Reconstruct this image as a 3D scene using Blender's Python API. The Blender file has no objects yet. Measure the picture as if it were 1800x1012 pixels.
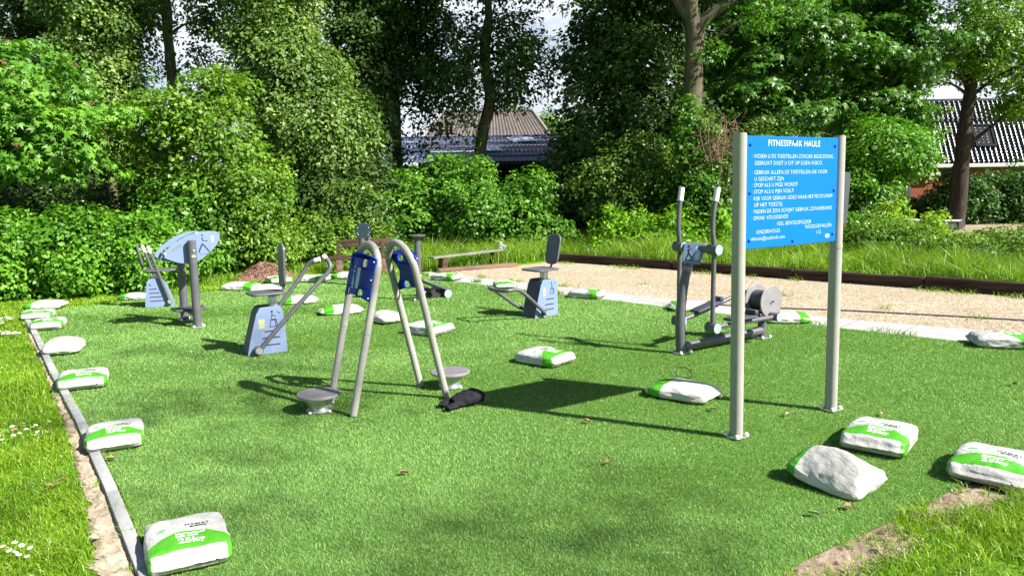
import bpy, bmesh, math, random
import numpy as np
from mathutils import Vector, Matrix, noise
from mathutils.bvhtree import BVHTree
R = math.radians
SC = bpy.context.scene
COL = SC.collection
rs = np.random.RandomState(7)
random.seed(7)

# ------------------------------------------------------------------ camera
CAM_H, FPX, PITCH, ROLL = 1.65, 1350.0, R(7.93), R(-1.0)
cam_d = bpy.data.cameras.new('camera'); cam = bpy.data.objects.new('camera', cam_d); COL.objects.link(cam)
cam_d.sensor_width = 36.0; cam_d.lens = 36.0 * FPX / 1800.0
cam_d.clip_start = 0.05; cam_d.clip_end = 2000
CM = Matrix.Rotation(math.pi / 2 - PITCH, 3, 'X') @ Matrix.Rotation(ROLL, 3, 'Z')
cam.matrix_world = Matrix.Translation((0, 0, CAM_H)) @ CM.to_4x4()
SC.camera = cam

def ray(x, y):
    return CM @ Vector(((x - 900) / FPX, -(y - 506) / FPX, -1))
def G(x, y, z=0.0):                    # photo point lying at height z -> world
    d = ray(x, y); t = (z - CAM_H) / d.z
    return Vector((d.x * t, d.y * t, z))
def A(x, y, Y):                        # photo point lying at depth Y -> world
    d = ray(x, y); t = Y / d.y
    return Vector((d.x * t, Y, CAM_H + d.z * t))

# ------------------------------------------------------------------ tagging
def tag(o, label=None, cat=None, group=None, kind=None):
    if label: o['label'] = label
    if cat: o['category'] = cat
    if group: o['group'] = group
    if kind: o['kind'] = kind
    return o
def thing(name, label, cat, loc=(0, 0, 0), rz=0.0, group=None):
    o = bpy.data.objects.new(name, None); COL.objects.link(o)
    o.empty_display_size = 0.1
    o.location = loc; o.rotation_euler = (0, 0, rz)
    return tag(o, label, cat, group)
def link(name, me, mat=None, parent=None):
    o = bpy.data.objects.new(name, me); COL.objects.link(o)
    if mat is not None and not me.materials: me.materials.append(mat)
    if parent is not None: o.parent = parent
    return o
def dup(root, loc, rz, label=None, group=None):
    r = root.copy(); COL.objects.link(r); r.location = loc; r.rotation_euler = (0, 0, rz)
    if label: r['label'] = label
    if group: r['group'] = group
    for ch in list(root.children):
        c = ch.copy(); COL.objects.link(c); c.parent = r
        for g in list(ch.children):
            d = g.copy(); COL.objects.link(d); d.parent = c
    return r

# ------------------------------------------------------------------ small mesh builder
def smooth_path(pts, n=6):
    P = [Vector(p) for p in pts]
    if len(P) < 3: return P
    out = []
    for i in range(len(P) - 1):
        p0 = P[max(i - 1, 0)]; p1 = P[i]; p2 = P[i + 1]; p3 = P[min(i + 2, len(P) - 1)]
        for k in range(n):
            t = k / n
            out.append(0.5 * ((2 * p1) + (p2 - p0) * t + (2 * p0 - 5 * p1 + 4 * p2 - p3) * t * t + (3 * p1 - p0 - 3 * p2 + p3) * t ** 3))
    out.append(P[-1]); return out

class MB:
    def __init__(s): s.v = []; s.f = []
    def add(s, vs, fs):
        b = len(s.v); s.v += [tuple(v) for v in vs]; s.f += [tuple(b + i for i in f) for f in fs]; return s
    def box(s, c, d, rot=None, bev=0.0, seg=2):
        bm = bmesh.new(); bmesh.ops.create_cube(bm, size=1)
        for v in bm.verts: v.co = Vector((v.co.x * d[0], v.co.y * d[1], v.co.z * d[2]))
        if bev > 0: bmesh.ops.bevel(bm, geom=bm.edges[:], offset=bev, segments=seg, affect='EDGES', profile=0.5)
        M = Matrix.Translation(c) @ (rot.to_4x4() if rot is not None else Matrix())
        bm.verts.index_update()
        s.add([M @ v.co for v in bm.verts], [[v.index for v in f.verts] for f in bm.faces]); bm.free(); return s
    def tube(s, pts, r, n=12, smooth=6, cap=True):
        rr = r if isinstance(r, (list, tuple)) else None
        P = smooth_path(pts, smooth) if smooth and len(pts) > 2 else [Vector(p) for p in pts]
        m = len(P)
        def rad(i):
            if rr is None: return r
            t = i / (m - 1) * (len(rr) - 1); k = min(int(t), len(rr) - 2); return rr[k] + (rr[k + 1] - rr[k]) * (t - k)
        T = [(P[min(i + 1, m - 1)] - P[max(i - 1, 0)]).normalized() for i in range(m)]
        u = T[0].orthogonal().normalized(); vs = []
        for i in range(m):
            u = (u - T[i] * u.dot(T[i])).normalized(); w = T[i].cross(u)
            for k in range(n):
                a = 2 * math.pi * k / n; vs.append(P[i] + (u * math.cos(a) + w * math.sin(a)) * rad(i))
        fs = [[i * n + k, i * n + (k + 1) % n, (i + 1) * n + (k + 1) % n, (i + 1) * n + k] for i in range(m - 1) for k in range(n)]
        if cap: fs += [list(range(n))[::-1], [(m - 1) * n + k for k in range(n)]]
        return s.add(vs, fs)
    def lathe(s, prof, n=32, M=None):
        vs = []
        for (r, z) in prof:
            for k in range(n):
                a = 2 * math.pi * k / n; vs.append(Vector((r * math.cos(a), r * math.sin(a), z)))
        if M is not None: vs = [M @ v for v in vs]
        fs = [[i * n + k, i * n + (k + 1) % n, (i + 1) * n + (k + 1) % n, (i + 1) * n + k] for i in range(len(prof) - 1) for k in range(n)]
        fs += [list(range(n))[::-1], [(len(prof) - 1) * n + k for k in range(n)]]
        return s.add(vs, fs)
    def prism(s, outline, z0, z1, M=None):
        n = len(outline)
        vs = [Vector((x, y, z0)) for x, y in outline] + [Vector((x, y, z1)) for x, y in outline]
        if M is not None: vs = [M @ v for v in vs]
        fs = [list(range(n))[::-1], list(range(n, 2 * n))] + [[i, (i + 1) % n, n + (i + 1) % n, n + i] for i in range(n)]
        return s.add(vs, fs)
    def build(s, name, mat, parent=None, smooth=True, ang=35):
        me = bpy.data.meshes.new(name); me.from_pydata(s.v, [], s.f); me.update()
        bm = bmesh.new(); bm.from_mesh(me); bmesh.ops.recalc_face_normals(bm, faces=bm.faces[:]); bm.to_mesh(me); bm.free()
        if smooth:
            me.polygons.foreach_set('use_smooth', [True] * len(me.polygons))
            me.set_sharp_from_angle(angle=R(ang))
        return link(name, me, mat, parent)

def curve_mesh(cu):
    o = bpy.data.objects.new('temporary', cu); COL.objects.link(o)
    bpy.context.view_layer.update()
    me = bpy.data.meshes.new_from_object(o.evaluated_get(bpy.context.evaluated_depsgraph_get()))
    bpy.data.objects.remove(o); bpy.data.curves.remove(cu); me.materials.clear(); return me
def plate_mesh(outline, holes, thick, bev=0.002):
    cu = bpy.data.curves.new('plate', 'CURVE'); cu.dimensions = '2D'; cu.fill_mode = 'BOTH'
    cu.extrude = max(thick / 2 - bev, 0.0005); cu.bevel_depth = bev; cu.bevel_resolution = 1
    for loop in [outline] + list(holes):
        sp = cu.splines.new('POLY'); sp.points.add(len(loop) - 1); sp.use_cyclic_u = True
        for p, (x, y) in zip(sp.points, loop): p.co = (x, y, 0, 1)
    return curve_mesh(cu)
def text_mesh(body, size, align='LEFT', bold=0.0, spacing=1.0, extrude=0.0):
    cu = bpy.data.curves.new('text', 'FONT'); cu.body = body; cu.size = size; cu.align_x = align
    cu.offset = bold; cu.space_character = spacing; cu.extrude = extrude; cu.resolution_u = 3
    return curve_mesh(cu)
def join(meshes, name='joined'):
    v = []; f = []
    for me in meshes:
        b = len(v); v += [tuple(x.co) for x in me.vertices]; f += [tuple(b + i for i in p.vertices) for p in me.polygons]
        bpy.data.meshes.remove(me)
    me = bpy.data.meshes.new(name); me.from_pydata(v, [], f); me.update(); return me
def rrect(w, h, r, cx=0, cy=0, n=5):
    out = []
    for (sx, sy, a0) in ((1, 1, 0), (-1, 1, 90), (-1, -1, 180), (1, -1, 270)):
        for k in range(n + 1):
            a = R(a0 + 90 * k / n); out.append((cx + sx * (w / 2 - r) + r * math.cos(a), cy + sy * (h / 2 - r) + r * math.sin(a)))
    return out
def disc_pts(r, n=32, cx=0, cy=0, ry=None):
    ry = r if ry is None else ry
    return [(cx + r * math.cos(2 * math.pi * k / n), cy + ry * math.sin(2 * math.pi * k / n)) for k in range(n)]
def frame(o, x, y):                        # matrix with local x, y axes and origin
    x = Vector(x).normalized(); y = Vector(y); y = (y - x * y.dot(x)).normalized(); z = x.cross(y)
    M = Matrix((x, y, z)).transposed().to_4x4(); M.translation = Vector(o); return M

# ------------------------------------------------------------------ big numpy meshes
def np_mesh(name, V, F, rnd=None, smooth=False):
    me = bpy.data.meshes.new(name); V = np.asarray(V, dtype=np.float32); F = np.asarray(F, dtype=np.int32)
    nf, k = F.shape
    me.vertices.add(len(V)); me.vertices.foreach_set('co', V.ravel())
    me.loops.add(nf * k); me.loops.foreach_set('vertex_index', F.ravel())
    me.polygons.add(nf); me.polygons.foreach_set('loop_start', np.arange(0, nf * k, k, dtype=np.int32))
    if smooth: me.polygons.foreach_set('use_smooth', np.ones(nf, dtype=bool))
    me.update(calc_edges=True)
    if rnd is not None:
        at = me.attributes.new('rnd', 'FLOAT', 'FACE'); at.data.foreach_set('value', np.asarray(rnd, dtype=np.float32))
    return me
def unit(v): return v / np.maximum(np.linalg.norm(v, axis=1, keepdims=True), 1e-9)
def leaf_geo(C, D, N, L, w=0.3, fold=0.12):
    D = unit(D); S = unit(np.cross(D, N)); Nn = np.cross(S, D); L = L[:, None]
    base = C; tip = C + D * L - Nn * L * 0.06; m = C + D * L * 0.42 + Nn * L * fold * 0.4
    V = np.stack([base, m + S * L * w, tip, m - S * L * w], 1).reshape(-1, 3)
    F = np.arange(len(C) * 4).reshape(-1, 4); return V, F
def palm_geo(C, D, N, L, w=0.2, k=5):
    Vs = []; n = len(C); D = unit(D); S = unit(np.cross(D, N)); Nn = np.cross(S, D)
    for i in range(k):
        a = (i - (k - 1) / 2) * R(44); sc = 1.0 - 0.13 * abs(i - (k - 1) / 2)
        d = D * math.cos(a) + S * math.sin(a) - Nn * 0.28
        v, f = leaf_geo(C, d, Nn, L * sc, w); Vs.append(v.reshape(n, 4, 3))
    V = np.concatenate(Vs, 1).reshape(-1, 3); return V, np.arange(len(V)).reshape(-1, 4)
def blade_geo(P, H, W, lean, bend, rng, seg=2, bias=0):
    n = len(P); a = rng.uniform(0, 2 * np.pi, n); s = np.stack([np.cos(a), np.sin(a), 0 * a], 1) * W[:, None] * 0.5
    b = rng.uniform(0, 2 * np.pi, n); l = np.stack([np.cos(b), np.sin(b), 0 * b], 1) * (H * lean)[:, None] + bias
    up = np.stack([0 * H, 0 * H, H], 1)
    if seg == 1:
        V = np.stack([P - s, P + s, P + up + l], 1).reshape(-1, 3); return V, np.arange(3 * n).reshape(-1, 3), 1
    mid = P + up * 0.55 + l * 0.35; tip = P + up * (1 - bend[:, None] * 0.35) + l * (1 + bend[:, None])
    V = np.stack([P - s, P + s, mid + s * 0.75, mid - s * 0.75, tip + s * 0.12, tip - s * 0.12], 1).reshape(-1, 3)
    i = np.arange(n)[:, None] * 6
    F = np.concatenate([i + np.array([[0, 1, 2, 3]]), i + np.array([[3, 2, 4, 5]])], 1).reshape(-1, 4); return V, F, 2
def inside(px, py, poly):
    c = np.zeros(len(px), bool); n = len(poly)
    for i in range(n):
        x0, y0 = poly[i][0], poly[i][1]; x1, y1 = poly[(i + 1) % n][0], poly[(i + 1) % n][1]
        hit = ((y0 > py) != (y1 > py)) & (px < (x1 - x0) * (py - y0) / ((y1 - y0) if abs(y1 - y0) > 1e-9 else 1e-9) + x0); c ^= hit
    return c
def vnoise(x, y, seed=0):                  # value noise in numpy
    r = np.random.RandomState(seed).rand(256, 256); xi = np.floor(x).astype(int); yi = np.floor(y).astype(int)
    fx = x - xi; fy = y - yi; fx = fx * fx * (3 - 2 * fx); fy = fy * fy * (3 - 2 * fy)
    g = lambda a, b: r[a % 256, b % 256]
    return (g(xi, yi) * (1 - fx) + g(xi + 1, yi) * fx) * (1 - fy) + (g(xi, yi + 1) * (1 - fx) + g(xi + 1, yi + 1) * fx) * fy

# ------------------------------------------------------------------ materials
def new_mat(name):
    m = bpy.data.materials.new(name); m.use_nodes = True; nt = m.node_tree
    return m, nt, nt.nodes, nt.links, nt.nodes['Principled BSDF']
def ramp(nd, stops, interp='LINEAR'):
    r = nd.new('ShaderNodeValToRGB'); r.color_ramp.interpolation = interp; e = r.color_ramp.elements
    while len(e) < len(stops): e.new(0.5)
    for x, (p, c) in zip(e, stops): x.position = p; x.color = (*c, 1)
    return r
def noise_node(nd, lk, scale, detail=4, rough=0.6, coord='Object', vec=None):
    n = nd.new('ShaderNodeTexNoise'); n.inputs['Scale'].default_value = scale; n.inputs['Detail'].default_value = detail
    n.inputs['Roughness'].default_value = rough
    if vec is None:
        t = nd.new('ShaderNodeTexCoord'); vec = t.outputs[coord]
    lk.new(vec, n.inputs['Vector']); return n
def mat_solid(name, col, rough=0.5, metal=0.0, var=0.12, scale=14, bump=0.0, bscale=60, spec=0.5, dirt=None):
    m, nt, nd, lk, b = new_mat(name)
    n = noise_node(nd, lk, scale)
    lo = tuple(c * (1 - var) for c in col); hi = tuple(min(c * (1 + var), 1) for c in col)
    r = ramp(nd, [(0.3, lo), (0.7, hi)]); lk.new(n.outputs['Fac'], r.inputs['Fac']); out = r.outputs['Color']
    if dirt:
        n2 = noise_node(nd, lk, scale * 0.35, 6, 0.7); r2 = ramp(nd, [(0.52, (0, 0, 0)), (0.75, (1, 1, 1))]); lk.new(n2.outputs['Fac'], r2.inputs['Fac'])
        mx = nd.new('ShaderNodeMix'); mx.data_type = 'RGBA'; lk.new(r2.outputs['Color'], mx.inputs['Factor'])
        lk.new(out, mx.inputs['A']); mx.inputs['B'].default_value = (*dirt, 1); out = mx.outputs['Result']
    lk.new(out, b.inputs['Base Color'])
    rr = nd.new('ShaderNodeMapRange'); rr.inputs['To Min'].default_value = max(rough - 0.1, 0); rr.inputs['To Max'].default_value = min(rough + 0.12, 1)
    lk.new(n.outputs['Fac'], rr.inputs['Value']); lk.new(rr.outputs['Result'], b.inputs['Roughness'])
    b.inputs['Metallic'].default_value = metal; b.inputs['Specular IOR Level'].default_value = spec
    if bump:
        n3 = noise_node(nd, lk, bscale, 5); bp = nd.new('ShaderNodeBump'); bp.inputs['Strength'].default_value = bump; bp.inputs['Distance'].default_value = 0.01
        lk.new(n3.outputs['Fac'], bp.inputs['Height']); lk.new(bp.outputs['Normal'], b.inputs['Normal'])
    return m
def mat_leaf(name, stops, trans=0.35, rough=0.45, spec=0.4, nscale=1.3, namt=0.45, tcol=(1.25, 1.35, 0.55)):
    m, nt, nd, lk, b = new_mat(name)
    at = nd.new('ShaderNodeAttribute'); at.attribute_name = 'rnd'
    n = noise_node(nd, lk, nscale, 3)
    mx = nd.new('ShaderNodeMix'); mx.data_type = 'FLOAT'; mx.inputs['Factor'].default_value = namt
    st = nd.new('ShaderNodeMapRange'); st.inputs['From Min'].default_value = 0.3; st.inputs['From Max'].default_value = 0.7
    lk.new(n.outputs['Fac'], st.inputs['Value']); lk.new(at.outputs['Fac'], mx.inputs['A']); lk.new(st.outputs['Result'], mx.inputs['B'])
    r = ramp(nd, stops); lk.new(mx.outputs['Result'], r.inputs['Fac'])
    lk.new(r.outputs['Color'], b.inputs['Base Color']); b.inputs['Roughness'].default_value = rough; b.inputs['Specular IOR Level'].default_value = spec
    t = nd.new('ShaderNodeBsdfTranslucent'); tc = nd.new('ShaderNodeMix'); tc.data_type = 'RGBA'; tc.blend_type = 'MULTIPLY'; tc.inputs['Factor'].default_value = 1
    lk.new(r.outputs['Color'], tc.inputs['A']); tc.inputs['B'].default_value = (*tcol, 1); lk.new(tc.outputs['Result'], t.inputs['Color'])
    ms = nd.new('ShaderNodeMixShader'); ms.inputs['Fac'].default_value = trans
    lk.new(b.outputs['BSDF'], ms.inputs[1]); lk.new(t.outputs['BSDF'], ms.inputs[2])
    lk.new(ms.outputs['Shader'], nd['Material Output'].inputs['Surface']); return m
def mat_bark(name, c0, c1, scale=9, moss=None, grain=(1, 1, 0.28)):
    m, nt, nd, lk, b = new_mat(name)
    t = nd.new('ShaderNodeTexCoord'); mp = nd.new('ShaderNodeMapping'); mp.inputs['Scale'].default_value = grain; lk.new(t.outputs['Object'], mp.inputs['Vector'])
    n = noise_node(nd, lk, scale, 8, 0.72, vec=mp.outputs['Vector']); r = ramp(nd, [(0.34, c0), (0.66, c1)]); lk.new(n.outputs['Fac'], r.inputs['Fac']); out = r.outputs['Color']
    if moss:
        n2 = noise_node(nd, lk, 1.6, 4); r2 = ramp(nd, [(0.48, (0, 0, 0)), (0.66, (1, 1, 1))]); lk.new(n2.outputs['Fac'], r2.inputs['Fac'])
        mx = nd.new('ShaderNodeMix'); mx.data_type = 'RGBA'; lk.new(r2.outputs['Color'], mx.inputs['Factor']); lk.new(out, mx.inputs['A']); mx.inputs['B'].default_value = (*moss, 1); out = mx.outputs['Result']
    lk.new(out, b.inputs['Base Color']); b.inputs['Roughness'].default_value = 0.9; b.inputs['Specular IOR Level'].default_value = 0.15
    bp = nd.new('ShaderNodeBump'); bp.inputs['Strength'].default_value = 0.8; bp.inputs['Distance'].default_value = 0.04
    lk.new(n.outputs['Fac'], bp.inputs['Height']); lk.new(bp.outputs['Normal'], b.inputs['Normal']); return m

M = {}
M['beige'] = mat_solid('beige_paint', (0.30, 0.295, 0.275), 0.42, var=0.05, spec=.35, dirt=(0.27, 0.26, 0.235))
M['charcoal'] = mat_solid('charcoal_paint', (0.085, 0.085, 0.105), 0.42, var=0.12, dirt=(0.12, 0.115, 0.12))
M['dark'] = mat_solid('dark_panel', (0.045, 0.05, 0.07), 0.5, var=0.12)
M['matt_dark'] = mat_solid('matt_dark', (0.02, 0.022, 0.028), 0.8, spec=.05)
M['black'] = mat_solid('black_plastic', (0.02, 0.02, 0.024), 0.5, var=0.2)
M['paleblue'] = mat_solid('pale_blue_panel', (0.165, 0.225, 0.37), 0.45, var=0.04, scale=5, spec=.3, dirt=(0.17, 0.225, 0.35))
M['capblue'] = mat_solid('cap_blue', (0.27, 0.37, 0.55), 0.4, var=0.05)
M['deepblue'] = mat_solid('deep_blue_panel', (0.004, 0.030, 0.33), 0.5, spec=.2, var=0.08, scale=6)
M['signblue'] = mat_solid('sign_blue', (0.001, 0.128, 0.80), 0.5, var=0.02, scale=4, spec=.15)
M['screw'] = mat_solid('screw_blue', (0.01, 0.06, 0.42), 0.35)
M['white'] = mat_solid('white_plastic', (0.66, 0.66, 0.64), 0.45, var=0.04, dirt=(0.66, 0.65, 0.6))
M['print_white'] = mat_solid('print_white', (0.82, 0.84, 0.84), 0.5, var=0.03)
M['sign_print'] = mat_solid('sign_print', (0.50, 0.60, 0.72), 0.55, var=0.2, scale=40, spec=.2)
M['print_pale'] = mat_solid('print_pale', (0.24, 0.45, 0.50), 0.5, var=0.05)
M['print_black'] = mat_solid('print_black', (0.02, 0.02, 0.03), 0.5)
M['sticker'] = mat_solid('sticker_grey', (0.30, 0.33, 0.22), 0.4, var=0.25, scale=60)
M['disc'] = mat_solid('disc_grey', (0.20, 0.19, 0.21), 0.5, var=0.1, scale=18, dirt=(0.27, 0.25, 0.23))
M['galv'] = mat_solid('galvanised_steel', (0.52, 0.54, 0.54), 0.36, metal=0.75, var=0.15, scale=25)
M['bolt'] = mat_solid('bolt_white', (0.7, 0.7, 0.68), 0.4, var=0.1)
M['wood'] = mat_bark('weathered_wood', (0.03, 0.021, 0.013), (0.10, 0.066, 0.04), 14, None, (0.15, 1.4, 1.4))
M['sleeper'] = mat_bark('sleeper_wood', (0.018, 0.012, 0.008), (0.09, 0.062, 0.045), 10, None, (0.12, 1.6, 1.6))
M['log'] = mat_bark('reddish_log', (0.10, 0.06, 0.045), (0.24, 0.15, 0.11), 10, None, (0.15, 1.4, 1.4))
M['rock'] = mat_solid('pale_rock', (0.27, 0.27, 0.26), 0.8, var=0.3, scale=8, bump=0.8, bscale=15)
M['mulch'] = mat_solid('mulch', (0.20, 0.12, 0.085), 0.95, var=0.6, scale=45, bump=1.0, bscale=60, spec=0.1)
M['cloth'] = mat_solid('black_cloth', (0.014, 0.012, 0.018), 0.9, var=0.3, scale=20, bump=0.3, bscale=300, spec=0.2)
M['dryleaf'] = mat_solid('dry_leaf', (0.25, 0.155, 0.085), 0.8, var=0.35, scale=30, spec=0.2)
M['paleleaf'] = mat_solid('pale_dry_leaf', (0.34, 0.30, 0.22), 0.8, var=0.3, scale=30, spec=0.2)
M['petal'] = mat_solid('daisy_petal', (0.8, 0.8, 0.78), 0.7, var=0.05, spec=0.2)
M['yolk'] = mat_solid('daisy_centre', (0.65, 0.45, 0.03), 0.8, var=0.1)
M['kerb'] = mat_solid('kerb_concrete', (0.30, 0.305, 0.315), 0.85, var=0.10, scale=7, bump=0.4, bscale=90, spec=0.2, dirt=(0.25, 0.245, 0.24))
M['redwall'] = mat_solid('red_wall', (0.20, 0.062, 0.036), 0.8, var=0.12, scale=3, bump=0.2, bscale=30, spec=0.2)
M['blackwall'] = mat_bark('black_board_wall', (0.006, 0.006, 0.006), (0.02, 0.019, 0.017), 6)
M['glass'] = mat_solid('window_glass', (0.02, 0.025, 0.03), 0.15, var=0.2, spec=0.35)
M['platform'] = mat_solid('platform_grey', (0.36, 0.35, 0.34), 0.7, var=0.15, scale=6, dirt=(0.28, 0.24, 0.2))
M['rust'] = mat_solid('rusty_brown', (0.10, 0.05, 0.035), 0.8, var=0.3, scale=20)
# ------------------------------------------------------------------ ground and surfaces
def sheet(name, poly, z, mat, kind='structure', bumps=None):
    me = bpy.data.meshes.new(name); me.from_pydata([(p[0], p[1], z) for p in poly], [], [list(range(len(poly)))]); me.update()
    if me.polygons[0].normal.z < 0: me.flip_normals()
    return tag(link(name, me, mat), kind=kind)

def ground_mat(name, stops, scale, scale2, stops2mix=0.5, bump=0.6, bdist=0.02, rough=0.95, spec=0.1):
    m, nt, nd, lk, b = new_mat(name)
    n1 = noise_node(nd, lk, scale, 6, 0.7); n2 = noise_node(nd, lk, scale2, 3, 0.5)
    mx = nd.new('ShaderNodeMix'); mx.data_type = 'FLOAT'; mx.inputs['Factor'].default_value = stops2mix
    lk.new(n1.outputs['Fac'], mx.inputs['A']); lk.new(n2.outputs['Fac'], mx.inputs['B'])
    r = ramp(nd, stops); lk.new(mx.outputs['Result'], r.inputs['Fac']); lk.new(r.outputs['Color'], b.inputs['Base Color'])
    b.inputs['Roughness'].default_value = rough; b.inputs['Specular IOR Level'].default_value = spec
    bp = nd.new('ShaderNodeBump'); bp.inputs['Strength'].default_value = bump; bp.inputs['Distance'].default_value = bdist
    lk.new(n1.outputs['Fac'], bp.inputs['Height']); lk.new(bp.outputs['Normal'], b.inputs['Normal']); return m

m_ground = ground_mat('lawn_ground', [(0.32, (0.05, 0.12, 0.008)), (0.5, (0.10, 0.21, 0.015)), (0.68, (0.16, 0.29, 0.03))], 26, 0.9, 0.4)
gb = MB(); gb.add([(-400, -60, 0), (400, -60, 0), (400, 500, 0), (-400, 500, 0)], [(0, 1, 2, 3)])
tag(gb.build('lawn_ground', m_ground, smooth=False), kind='structure')

P2 = lambda x, y: G(x, y)
turf_poly = [P2(290, 1045), P2(213, 868), P2(155, 748), P2(105, 660), P2(70, 590), P2(49, 553), P2(150, 540), P2(370, 514), P2(504, 499), P2(640, 487), P2(748, 484.5),
             P2(802, 496), P2(1000, 520), P2(1474, 578), P2(1704, 604), P2(1960, 634), P2(2080, 760), P2(1810, 800), P2(1702, 850), P2(1562, 922), P2(1420, 985), P2(1330, 1045)]
m_turf = ground_mat('turf_backing', [(0.35, (0.05, 0.12, 0.020)), (0.52, (0.10, 0.205, 0.04)), (0.66, (0.17, 0.29, 0.072))], 70, 1.2, 0.22, bump=0.9, bdist=0.02)
sheet('artificial_turf', turf_poly, 0.012, m_turf)

# concrete kerb along the left edge of the turf, set as metre-long blocks in one band
kpts = [P2(292, 1050), P2(272, 1004), P2(213, 868), P2(155, 748), P2(105, 660), P2(70, 590), P2(48, 552)]
kb = MB(); kp = [Vector(p) for p in kpts]
for a, c in zip(kp[:-1], kp[1:]):
    d = (c - a); L = d.length; d.normalize(); nrm = Vector((-d.y, d.x, 0)); nb = max(1, round(L / 0.98))
    for i in range(nb):
        p0 = a + d * (L * i / nb + 0.004); p1 = a + d * (L * (i + 1) / nb - 0.004); mid = (p0 + p1) / 2
        rot = Matrix((d, nrm, Vector((0, 0, 1)))).transposed()
        kb.box(mid + nrm * (0.042 + random.uniform(-0.004, 0.004)) + Vector((0, 0, -0.022 + random.uniform(-.004, .004))), ((p1 - p0).length, 0.06, 0.12), rot, 0.005)
tag(kb.build('kerb', M['kerb']), kind='structure')

# bare sand strips with real lumps
m_sand = ground_mat('sand', [(0.30, (0.15, 0.115, 0.08)), (0.44, (0.32, 0.255, 0.19)), (0.64, (0.46, 0.385, 0.30))], 22, 3.0, 0.5, bump=0.9, bdist=0.015)
def sand_strip(name, inner, outer, nu, nv, seed, amp=0.02):
    def samp(pl, t):
        x = t * (len(pl) - 1); k = min(int(x), len(pl) - 2); return pl[k].lerp(pl[k + 1], x - k)
    V = []
    for i in range(nu + 1):
        a = samp(inner, i / nu); c = samp(outer, i / nu)
        w = 0.10 * (noise.noise(Vector((i * 0.13, seed, 0))) + 0.6 * noise.noise(Vector((i * 0.7, seed, 5))))
        for j in range(nv + 1):
            t = j / nv; p = a.lerp(c, t); dd = (c - a).normalized(); p = p + dd * w * t
            e = min(t, 1 - t) * 4; e = min(e, 1)
            z = 0.006 + e * amp * (0.25 + 0.9 * noise.fractal(Vector((p.x * 9, p.y * 9, seed)), 1, 2, 4)) + e * 0.022 * max(0, noise.noise(Vector((p.x * 26, p.y * 26, seed + 3))) - 0.25)
            V.append((p.x, p.y, max(z, 0.005)))
    F = [(i * (nv + 1) + j, (i + 1) * (nv + 1) + j, (i + 1) * (nv + 1) + j + 1, i * (nv + 1) + j + 1) for i in range(nu) for j in range(nv)]
    mb = MB(); mb.add(V, F); return tag(mb.build(name, m_sand), kind='structure')
k_out = [p + Vector((-0.055, -0.04, 0)) for p in kp]
s_in = [k_out[0], k_out[2], k_out[3], k_out[4], k_out[5], k_out[6]]
s_out = [P2(175, 1050), P2(148, 868), P2(112, 745), P2(78, 655), P2(50, 590), P2(34, 547)]
sand_strip('sand_strip', s_in, s_out, 420, 26, 1.0, 0.024)
m_sand_keep = m_sand; m_sand = ground_mat('sandy_soil', [(0.30, (0.10, 0.07, 0.05)), (0.46, (0.22, 0.165, 0.12)), (0.66, (0.36, 0.285, 0.215))], 22, 3.0, 0.5, bump=0.9, bdist=0.015)
sand_strip('bare_sand', [P2(1372, 1008), P2(1470, 961), P2(1566, 919)], [P2(1440, 1035), P2(1550, 1000), P2(1625, 950)], 130, 44, 4.0, 0.014)
sand_strip('bare_sand', [P2(1585, 911), P2(1650, 876), P2(1702, 849), P2(1830, 793)], [P2(1640, 935), P2(1715, 915), P2(1810, 880), P2(1900, 830)], 150, 44, 8.0, 0.02)

# paved path and gravel court
m_path, nt, nd, lk, b = new_mat('path_paving')
tc = nd.new('ShaderNodeTexCoord'); mp = nd.new('ShaderNodeMapping'); mp.inputs['Rotation'].default_value = (0, 0, R(43)); lk.new(tc.outputs['Object'], mp.inputs['Vector'])
br = nd.new('ShaderNodeTexBrick'); lk.new(mp.outputs['Vector'], br.inputs['Vector']); br.offset = 0.0
br.inputs['Scale'].default_value = 1.0; br.inputs['Brick Width'].default_value = 0.6; br.inputs['Row Height'].default_value = 0.3; br.inputs['Mortar Size'].default_value = 0.008
br.inputs['Color1'].default_value = (0.33, 0.33, 0.335, 1); br.inputs['Color2'].default_value = (0.40, 0.395, 0.395, 1); br.inputs['Mortar'].default_value = (0.22, 0.2, 0.18, 1)
n = noise_node(nd, lk, 9, 6); mx = nd.new('ShaderNodeMix'); mx.data_type = 'RGBA'; mx.blend_type = 'MULTIPLY'; mx.inputs['Factor'].default_value = 0.5
r = ramp(nd, [(0.3, (0.6, 0.57, 0.53)), (0.6, (1, 1, 1))]); lk.new(n.outputs['Fac'], r.inputs['Fac']); lk.new(br.outputs['Color'], mx.inputs['A']); lk.new(r.outputs['Color'], mx.inputs['B'])
lk.new(mx.outputs['Result'], b.inputs['Base Color']); b.inputs['Roughness'].default_value = 0.85
path_near = [P2(748, 484), P2(802, 495.7), P2(1000, 519.7), P2(1474, 577.5), P2(1704, 603.5), P2(1960, 633.5), P2(2300, 672)]
path_far = [P2(2300, 640), P2(1960, 608), P2(1704, 580), P2(1474, 560.5), P2(1000, 506), P2(830, 487.5), P2(742, 477)]
sheet('paved_path', path_near + path_far, 0.008, m_path)
m_grav, nt, nd, lk, b = new_mat('gravel')
tc = nd.new('ShaderNodeTexCoord'); vo = nd.new('ShaderNodeTexVoronoi'); vo.inputs['Scale'].default_value = 46; lk.new(tc.outputs['Object'], vo.inputs['Vector'])
sp = nd.new('ShaderNodeSeparateColor'); lk.new(vo.outputs['Color'], sp.inputs['Color'])
r = ramp(nd, [(0.0, (0.20, 0.155, 0.105)), (0.35, (0.35, 0.285, 0.20)), (0.75, (0.47, 0.40, 0.30)), (1.0, (0.60, 0.55, 0.46))]); lk.new(sp.outputs['Red'], r.inputs['Fac'])
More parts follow.
